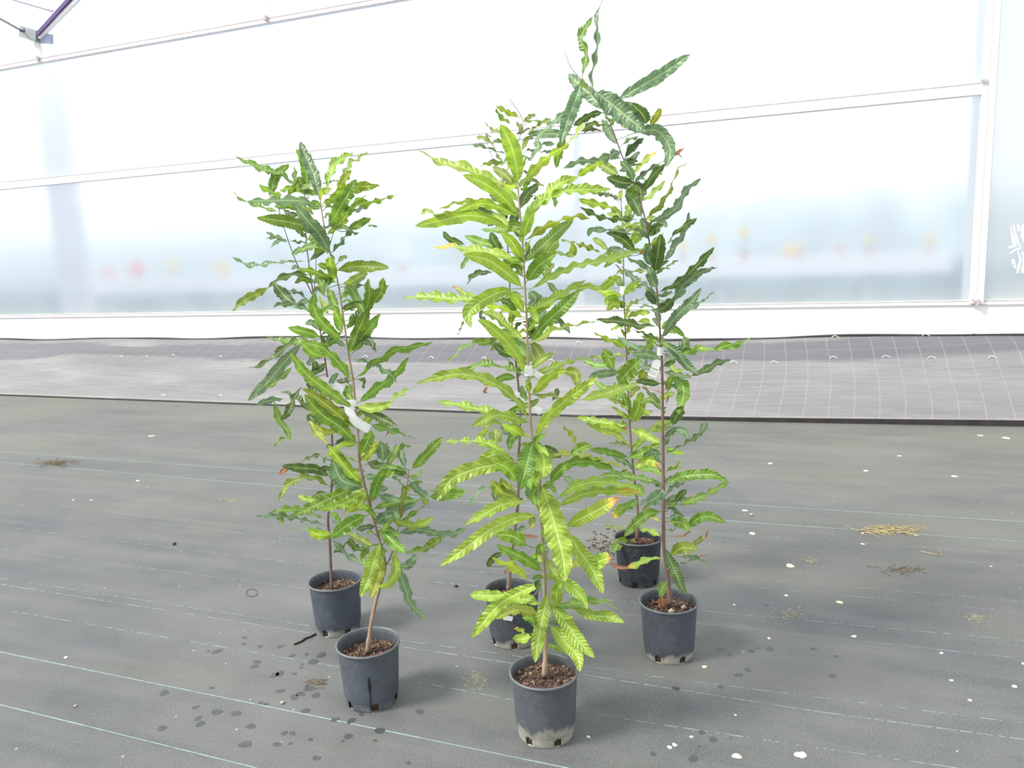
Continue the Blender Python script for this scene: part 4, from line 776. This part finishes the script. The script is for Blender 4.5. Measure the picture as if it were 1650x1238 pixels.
class Foliage:
    def __init__(s): s.v = []; s.f = []; s.uv = []; s.c = []
    def leaf(s, P, wtrue, phi, tone, rng, pet, serr, wave, tipk):
        n = 42; pts, tot = catmull(P, n); NU = 6
        jit = 0.85 + rng.random() * 0.3; base = np.array(TONE[tone]) * np.array([jit * (0.93 + .14 * rng.random()), jit, jit])
        k1 = rng.uniform(2.2, 4.5); ph1 = rng.random() * 6.28; ph2 = rng.random() * 6.28; teeth = max(6, int(tot / 0.0095)); fold = rng.uniform(0.05, 0.28)
        tw = rng.gauss(0, 0.28); b0 = len(s.v); toff = rng.random()
        for i, p in enumerate(pts):
            t = i / (n - 1); T = pts[min(i+1, n-1)] - pts[max(i-1, 0)]; T /= np.linalg.norm(T) + 1e-9
            V = CAM - p; V /= np.linalg.norm(V)
            S = np.cross(T, V); S /= np.linalg.norm(S) + 1e-9; Nn = np.cross(S, T)
            a = phi + tw * (t - 0.5) * 2 + 0.22 * math.sin(k1 * t * 2.1 + ph2)
            S2 = S * math.cos(a) + Nn * math.sin(a); N2 = np.cross(S2, T)
            if N2[2] < 0 and abs(phi) < 1.5 and False: N2 = -N2
            tt = max(0.0, (t - pet) / (1 - pet))
            if t <= pet: half = 0.0011
            else:
                r = min(1, tt / 0.34); q = min(1, (1 - tt) / 0.42)
                prof = (math.sin(r * math.pi / 2) ** 0.7) * (math.sin(q * math.pi / 2) ** 0.65)
                half = max(0.0010, wtrue / 2 * prof * 1.16)
            fr = (tt * teeth + toff) % 1.0
            th = 1 - serr * (0.22 * fr) if t > pet else 1
            w_ = wave * half * 0.42
            for j in range(NU + 1):
                u = -1 + 2 * j / NU; au = abs(u)
                ww = half * (th if au > 0.9 else 1.0)
                und = w_ * au * au * math.sin(k1 * 6.28 * t * (tot / 0.16) + (ph1 if u < 0 else ph2)) + 0.16 * w_ * au * math.sin(fr * 6.28)
                q = p + S2 * u * ww * (1 - 0.5 * fold * fold) + N2 * (fold * au * ww + und)
                s.v.append(q); s.uv.append((j / NU, t))
                cc = base
                if tipk and t > 0.72:
                    m = min(1, (t - 0.72) / 0.12); m2 = min(1, max(0, (t - 0.86) / 0.06))
                    cc = base * (1 - m) + YEL * m
                    if tipk == 2: cc = cc * (1 - m2) + BROWN * m2
                s.c.append(cc)
        for i in range(n - 1):
            for j in range(NU):
                a = b0 + i * (NU + 1) + j; s.f.append((a, a + 1, a + NU + 2, a + NU + 1))
    def build(s, name, m, parent, origin):
        o = mesh_obj(name, [q - origin for q in s.v], s.f, m, parent)
        me = o.data; ul = me.uv_layers.new(name='UVMap'); ca = me.color_attributes.new('tint', 'FLOAT_COLOR', 'POINT')
        vi = np.zeros(len(me.loops), dtype=np.int32); me.loops.foreach_get('vertex_index', vi)
        ul.data.foreach_set('uv', np.array(s.uv, dtype=np.float32)[vi].ravel())
        c4 = np.ones((len(s.c), 4), dtype=np.float32); c4[:, :3] = np.clip(np.array(s.c), 0, 1); ca.data.foreach_set('color', c4.ravel())
        return o

def lathe(profile, seg=72, skip=None):
    v = []; f = []
    for r, z in profile:
        for k in range(seg):
            a = 2 * math.pi * k / seg; v.append((r * math.cos(a), r * math.sin(a), z))
    for i in range(len(profile) - 1):
        for k in range(seg):
            if skip and skip(i, k): continue
            k2 = (k + 1) % seg; f.append((i*seg+k, i*seg+k2, (i+1)*seg+k2, (i+1)*seg+k))
    return v, f

def ribbon(b, P, wd, side, th=0.0006):
    """paper strip through points P, wd wide along the side vectors"""
    n = len(P); v = []
    for i in range(n):
        T = np.array(P[min(i+1, n-1)]) - np.array(P[max(i-1, 0)]); T /= np.linalg.norm(T)
        S = side[i] if isinstance(side, list) else side
        S = S - T * S.dot(T); S /= np.linalg.norm(S); Q = np.cross(S, T)
        for a, c in ((-1, -1), (1, -1), (1, 1), (-1, 1)): v.append(np.array(P[i]) + S * a * wd / 2 + Q * c * th / 2)
    f = [(0, 3, 2, 1), tuple((n-1)*4 + k for k in range(4))]
    for i in range(n - 1):
        for k in range(4): f.append((i*4+k, i*4+(k+1) % 4, (i+1)*4+(k+1) % 4, (i+1)*4+k))
    b.add(v, f)

for key in ('P2', 'P6', 'P4', 'P5', 'P1', 'P3'):
    lab, crust, tone, _, barkc, rot = INFO[key]
    rng = random.Random(hash(key) if False else sum(map(ord, key)) * 31)
    B0 = gnd(*BASE[key]); root = empty('potted_sapling', B0)
    setp(root, lab, 'potted plant', 'six potted saplings standing on the floor fabric')
    hn = np.array([B0[0], B0[1], 0.0]); hn /= np.linalg.norm(hn)      # horizontal direction away from the camera
    def plane(x, y, off=0.0):
        d = ray(x, y); return CAM + d * ((B0.dot(hn) + off) / d.dot(hn))
    # pot -------------------------------------------------
    pr = [(0.060, 0.0), (0.0745, 0.0), (0.0762, 0.004), (0.0770, 0.014), (0.0785, 0.024), (0.0790, 0.028), (0.0806, 0.031), (0.0830, 0.070), (0.0858, 0.115), (0.0890, 0.165), (0.0895, 0.1735), (0.0900, 0.1755), (0.0925, 0.1765), (0.0944, 0.1785),
          (0.0950, 0.1812), (0.0940, 0.1838), (0.0918, 0.1850), (0.0896, 0.1840), (0.0880, 0.1800), (0.0846, 0.150), (0.0828, 0.125)]
    seg = 72; slot = set()
    for q in range(6):
        c = int(round((rot / (2 * math.pi) + q / 6) * seg)) % seg
        for d in (-1, 0, 1): slot.add((c + d) % seg)
    v, f = lathe(pr, seg, lambda i, k: (1 <= i <= 3 and k in slot) or (i == 4 and (k in slot and (k+1) % seg in slot and (k-1) % seg in slot)))
    pot = mesh_obj('pot', v, f, pot_material(crust, tone), root)
    md = pot.modifiers.new('wall', 'SOLIDIFY'); md.thickness = 0.0016; md.offset = -1
    # root ball glimpsed through the drain slots
    v, f = lathe([(0.001, 0.003), (0.0705, 0.003), (0.0745, 0.03), (0.0838, 0.126), (0.0836, 0.128)], 48)
    rb = mesh_obj('root_ball', v, f, MAT['soil'], root)
    # soil surface with crumbs
    v = []; f = []; R = 0.0846; zs = 0.146 if key in ('P1', 'P2', 'P4', 'P6') else 0.150 if key == 'P5' else 0.158
    nr, na = 22, 64
    for i in range(nr + 1):
        for k in range(na):
            r = R * i / nr + (0 if i in (0, nr) else rng.uniform(-.0015, .0015)); a = 2 * math.pi * k / na
            v.append((r * math.cos(a), r * math.sin(a), zs + rng.uniform(-.0028, .0032) - 0.003 * math.cos(a * 2 + 1) * r / R))
    for i in range(nr):
        for k in range(na): f.append((i*na+k, (i+1)*na+k, (i+1)*na+(k+1) % na, i*na+(k+1) % na))
    soil = mesh_obj('soil', v, f, MAT['soil'], root, smooth=False)
    b = MB()
    for k in range(46):
        r = R * 0.93 * math.sqrt(rng.random()); a = rng.random() * 6.28; s_ = rng.uniform(.0022, .0055); cx_, cy_ = r * math.cos(a), r * math.sin(a)
        b.tube([(cx_ - s_, cy_, zs + s_*.5), (cx_, cy_ + s_ * .4, zs + s_*1.1), (cx_ + s_, cy_, zs + s_*.6)], [s_*.4, s_, s_*.35], 6)
    bc = b.build('bark_chips', plain('bark_chip', (0.16, 0.09, 0.07), 0.85, 0.45, 60), soil, True); bc['kind'] = 'stuff'
    if key == 'P5':
        for dx, dy, s_ in ((0.012, -0.02, 0.011), (0.045, 0.02, 0.010), (0.07, 0.0, 0.008), (-0.006, -0.055, 0.006)):
            b = MB(); b.tube([(dx - s_*.8, dy, zs + s_*.3), (dx, dy, zs + s_*.7), (dx + s_*.8, dy, zs + s_*.3)], [s_*.4, s_*.85, s_*.35], 10); b.build('stone', MAT['pebble'], soil, True)
    # white grime on the inside of the rim is part of the pot; dark drip on the front left pot
    if key == 'P1':
        b = MB(); ga = math.atan2(-B0[1], -B0[0]) - 0.06
        for i in range(14):
            z0 = 0.118 - i * 0.0075; wd = 0.0022 + 0.0022 * math.sin(min(1, i / 7) * 3.14) ; q = []
            for zz in (z0, z0 - 0.0076):
                rr = 0.0806 + (zz - 0.031) * 0.0604 + 0.0006
                for sgn in (-1, 1): q.append((rr * math.cos(ga + sgn * wd / rr), rr * math.sin(ga + sgn * wd / rr), zz))
            b.add(q, [(0, 1, 3, 2)])
        b.build('drip_mark', plain('wet_streak', (0.012, 0.014, 0.02), 0.3), pot)
    # stem ------------------------------------------------
    allst = []; b = MB()
    for si, (pp, r0, r1) in enumerate(STEM[key]):
        P3 = [plane(x, y) for x, y in pp]
        n = max(8, int(sum(np.linalg.norm(c - a) for a, c in zip(P3[:-1], P3[1:])) / 0.012)); C3, tot = catmull(P3, n)
        rad = []
        for i in range(n):
            t = i / (n - 1); r = (r0 + (r1 - r0) * t ** 0.8) / 1000
            if (i % 6) == 3: r *= 1.12
            if si == 0 and t < 0.03: r *= 1.25
            rad.append(r * 0.78)
        if si == 0: C3[0] = C3[0] * 1.0; 
        b.tube([c - B0 for c in C3], rad, 12)
        allst += C3
    stem = b.build('stem', bark_material('bark_' + key, *barkc), root, True)
    S3 = np.array(allst)
    # foliage ---------------------------------------------
    fo = Foliage(); wd_list = []
    crop = None; serr = {'P1': 1.0, 'P2': 1.0, 'P3': 0.45, 'P4': 0.6, 'P5': 1.15, 'P6': 0.7}[key]; wave = {'P1': 0.9, 'P2': 0.9, 'P3': 0.75, 'P4': 0.7, 'P5': 0.8, 'P6': 1.0}[key]
    withered = []
    for line in LEAF[key].replace('\n', '|').split('|'):
        tk = line.split()
        if tk[0] in CR: crop = CR[tk[0]]; tk = tk[1:]
        ox, oy, sc_ = crop
        px = [(ox + float(a) / sc_, oy + float(c) / sc_) for a, c in (q.split(',') for q in tk[:-2])]
        wpx = float(tk[-2][1:]) / sc_; tone = tk[-1]; tipk = 0
        if tone == 'l': tone = 'L'; tipk = 1
        if tone == 'r': tone = 'L' if key in ('P3', 'P6') else 'O'; tipk = 2
        P0 = [plane(*q) for q in px]
        dist = np.linalg.norm(S3 - P0[0], axis=1); j = int(dist.argmin()); add = False
        mpp = np.linalg.norm(plane(px[0][0] + 1, px[0][1]) - P0[0])
        if 3 < dist[j] / mpp < 34: add = True
        lp = sum(np.linalg.norm(c - a) for a, c in zip(P0[:-1], P0[1:]))
        w3 = wpx * mpp * 1.02
        # leaves seen foreshortened reach towards or away from the viewer
        Lt = min(max(lp * 1.06, 0.10 + 0.5 * lp), lp + 0.055) if tone != 'R' else lp * 1.03
        dz = math.sqrt(max(0, Lt * Lt - lp * lp)); dz = min(dz, 0.11)
        lower = px[-1][1] - px[0][1]
        sgn = -1 if (lower > 6 or w3 > 0.026) and rng.random() < 0.8 else (1 if rng.random() < 0.6 else -1)
        if px[0][1] < 430: sgn = -sgn if rng.random() < 0.4 else sgn
        cum = [0.0]
        for a, c in zip(P0[:-1], P0[1:]): cum.append(cum[-1] + np.linalg.norm(c - a))
        PP = []
        for i, q in enumerate(px):
            t = cum[i] / max(cum[-1], 1e-6); p = plane(*q, sgn * dz * t ** 1.15 + (0.004 if not add else 0.010) * sgn); PP.append(p)
        pet = 0.05
        if add:
            PP = [S3[j]] + PP; pl = np.linalg.norm(PP[1] - PP[0]); pet = min(0.3, 0.03 + pl / (lp + pl))
        wt = max(w3, min(0.030, 0.16 * Lt)); cph = min(1.0, w3 / wt)
        phi = math.acos(cph)
        # turn the blade so its upper side faces upward
        T = PP[-1] - PP[0]; T /= np.linalg.norm(T); V = CAM - PP[0]; V /= np.linalg.norm(V); S = np.cross(T, V); S /= np.linalg.norm(S) + 1e-9; Nn = np.cross(S, T)
        best = max((1, -1), key=lambda g_: abs(np.cross(S * math.cos(g_ * phi) + Nn * math.sin(g_ * phi), T)[2]))
        phi *= best
        tgt = fo
        if tone == 'R' and wpx * sc_ > 24: tgt = Foliage(); withered.append(tgt)
        tgt.leaf(PP, wt, phi, tone, rng, pet, serr if tone != 'R' else 0.3, wave, tipk)
    up_ = np.array([0, 0, 1.0])
    # short young leaves in the axils, pointing every way
    zlo = {'P1': 0.42, 'P2': 0.45, 'P3': 0.42, 'P4': 0.42, 'P5': 0.45, 'P6': 0.5}[key]; tones = {'P1': 'GLGO', 'P2': 'GBDB', 'P3': 'LLGL', 'P4': 'GODG', 'P5': 'BDBG', 'P6': 'LGLO'}[key]
    zhi = S3[:, 2].max() - {'P5': 0.30, 'P4': 0.22}.get(key, 0.04); cand = [p for p in S3 if zlo < p[2] < zhi]
    for k in range({'P1': 34, 'P2': 30, 'P3': 30, 'P4': 30, 'P5': 26, 'P6': 28}[key]):
        p = cand[int(rng.random() * len(cand))]; az = rng.random() * 6.28; el = rng.uniform(-0.1, 0.9); ln = rng.uniform(0.045, 0.10)
        d = np.array([math.cos(az) * math.cos(el), math.sin(az) * math.cos(el), math.sin(el)])
        q1 = p + d * ln * .5 + up_ * 0.006; q2 = p + d * ln - up_ * ln * rng.uniform(-0.1, 0.35)
        fo.leaf([p, q1, q2], ln * rng.uniform(.20, .27), rng.uniform(-1.2, 1.2), tones[k % 4], rng, 0.08, serr, wave, 0)
    fo.build('foliage', MAT['leaf'], root, B0)
    for q in withered:
        o = q.build('withered_leaf', MAT['leaf'], root, B0); o['label'] = 'withered reddish brown leaf'
    # tags -------------------------------------------------
    up = np.array([0, 0, 1.0]); rt = np.array([hn[1], -hn[0], 0.0])
    def wrap(x, y, hpx, wpx_, name='plant_tag'):
        mp = np.linalg.norm(plane(x + 1, y) - plane(x, y)); c = plane(x, y); rr = wpx_ * mp / 2; b = MB()
        P = [c + rt * rr * math.cos(a) - hn * (rr * 0.8 * math.sin(a)) for a in np.linspace(0, 2 * math.pi, 22)]
        ribbon(b, [p - B0 for p in P], hpx * mp, up); return b
    def strip(b, pts, wpx_, offs, sidev):
        P = [plane(x, y, o) - B0 for (x, y), o in zip(pts, offs)]; C3, _ = catmull(P, 14); mp = np.linalg.norm(plane(pts[0][0] + 1, pts[0][1]) - plane(*pts[0]))
        ribbon(b, C3, wpx_ * mp * 1.15, sidev); return C3
    def marks(par, x, y, dx, dy, n, hpx, m, off):
        b = MB(); 
        for k in range(n):
            cx2, cy2 = x + dx * k, y + dy * k; nrm = np.array([-dy, dx]) / math.hypot(dx, dy); hh = hpx * (0.6 + 0.4 * rng.random()) / 2
            a = plane(cx2 - nrm[0]*hh, cy2 - nrm[1]*hh, off) - B0; c = plane(cx2 + nrm[0]*hh, cy2 + nrm[1]*hh, off) - B0; b.bar(a, c, 0.0011, 0.0004)
            if k % 2 == 0:
                d_ = plane(cx2 + dx * .5, cy2 + dy * .5, off) - B0; b.bar(c, d_, 0.0010, 0.0004)
        b.build('printed_marks', MAT[m], par)
    def diag(ax, ay): return rt * ax + up * ay
    if key == 'P1':
        b = wrap(567, 650, 10, 15); strip(b, [(570,655),(562,661),(558,650),(556,648)], 9, [-.012]*4, diag(.3, 1)); t_ = strip(b, [(562,655),(566,670),(577,682),(595,692)], 13, [-.014,-.018,-.022,-.026], diag(.75, .65))
        o = b.build('plant_tag', MAT['paper'], root); o['label'] = 'long curled white paper tag with faint print'; marks(o, 572, 671, 2.2, 1.9, 6, 2.6, 'inkpale', -.0235)
    if key == 'P2':
        b = wrap(529, 616, 8, 10); strip(b, [(524,611),(532,618),(540,622)], 8, [-.012]*3, diag(.5, 1)); strip(b, [(537,620),(547,625),(557,633)], 9, [-.014,-.016,-.018], diag(.6, .8))
        b.build('plant_tag', MAT['paper'], root)['label'] = 'white paper tag looped round the stem'
    if key == 'P3':
        b = wrap(852, 597, 17, 13); t_ = strip(b, [(856,596),(864,602),(876,610)], 9, [.006,.004,.0], diag(.5, .9))
        o = b.build('plant_tag', MAT['paper'], root); o['label'] = 'white paper tag with dark printed marks'; marks(o, 859.5, 598.5, 2.0, 1.2, 2, 3, 'ink', .0022); marks(o, 869, 606, 1.9, 1.1, 4, 2.8, 'ink', -.0006); marks(o, 864, 610, 1.8, 1.1, 4, 2.6, 'ink', -.0006)
    if key == 'P4':
        b = wrap(836, 636, 7, 11); strip(b, [(830,632),(843,642),(852,652),(857,656)], 6, [-.01]*4, diag(.6, .8)); strip(b, [(855,654),(864,660),(872,664)], 10, [-.012]*3, diag(.5, .9))
        b.build('plant_tag', MAT['paper'], root)['label'] = 'white paper tag hanging toward the right'
        q = plane(819, 996.5, -0.088) - B0; b = MB(); ribbon(b, [q + rt * -.016 + up * .003, q, q + rt * .014 + up * -.004], 0.016, up); b.build('pot_label', MAT['paper'], pot)
    if key == 'P5':
        b = wrap(1064.5, 566, 14, 11); strip(b, [(1064,572),(1063,578)], 6, [.006]*2, diag(1, 0)); strip(b, [(1061,580),(1055,594)], 12, [.004]*2, diag(1, .2)); strip(b, [(1055,596),(1050,607)], 13, [.004,-.002], diag(1, .2))
        b.build('plant_tag', MAT['paper'], root)['label'] = 'folded white paper tag with two loose ends'
    if key == 'P6':
        b = wrap(1004.5, 467, 11, 11); strip(b, [(1002,472),(1000,478)], 6, [-.012]*2, diag(1, 0)); b.build('plant_tag', MAT['paper'], root)['label'] = 'small white paper wrap round the stem'
        q = B0 * 0 + rt * 0.089 + up * 0.14; b = MB(); ribbon(b, [q + up * .02, q + up * -.02], 0.005, rt); b.build('pot_label', MAT['paper'], pot)
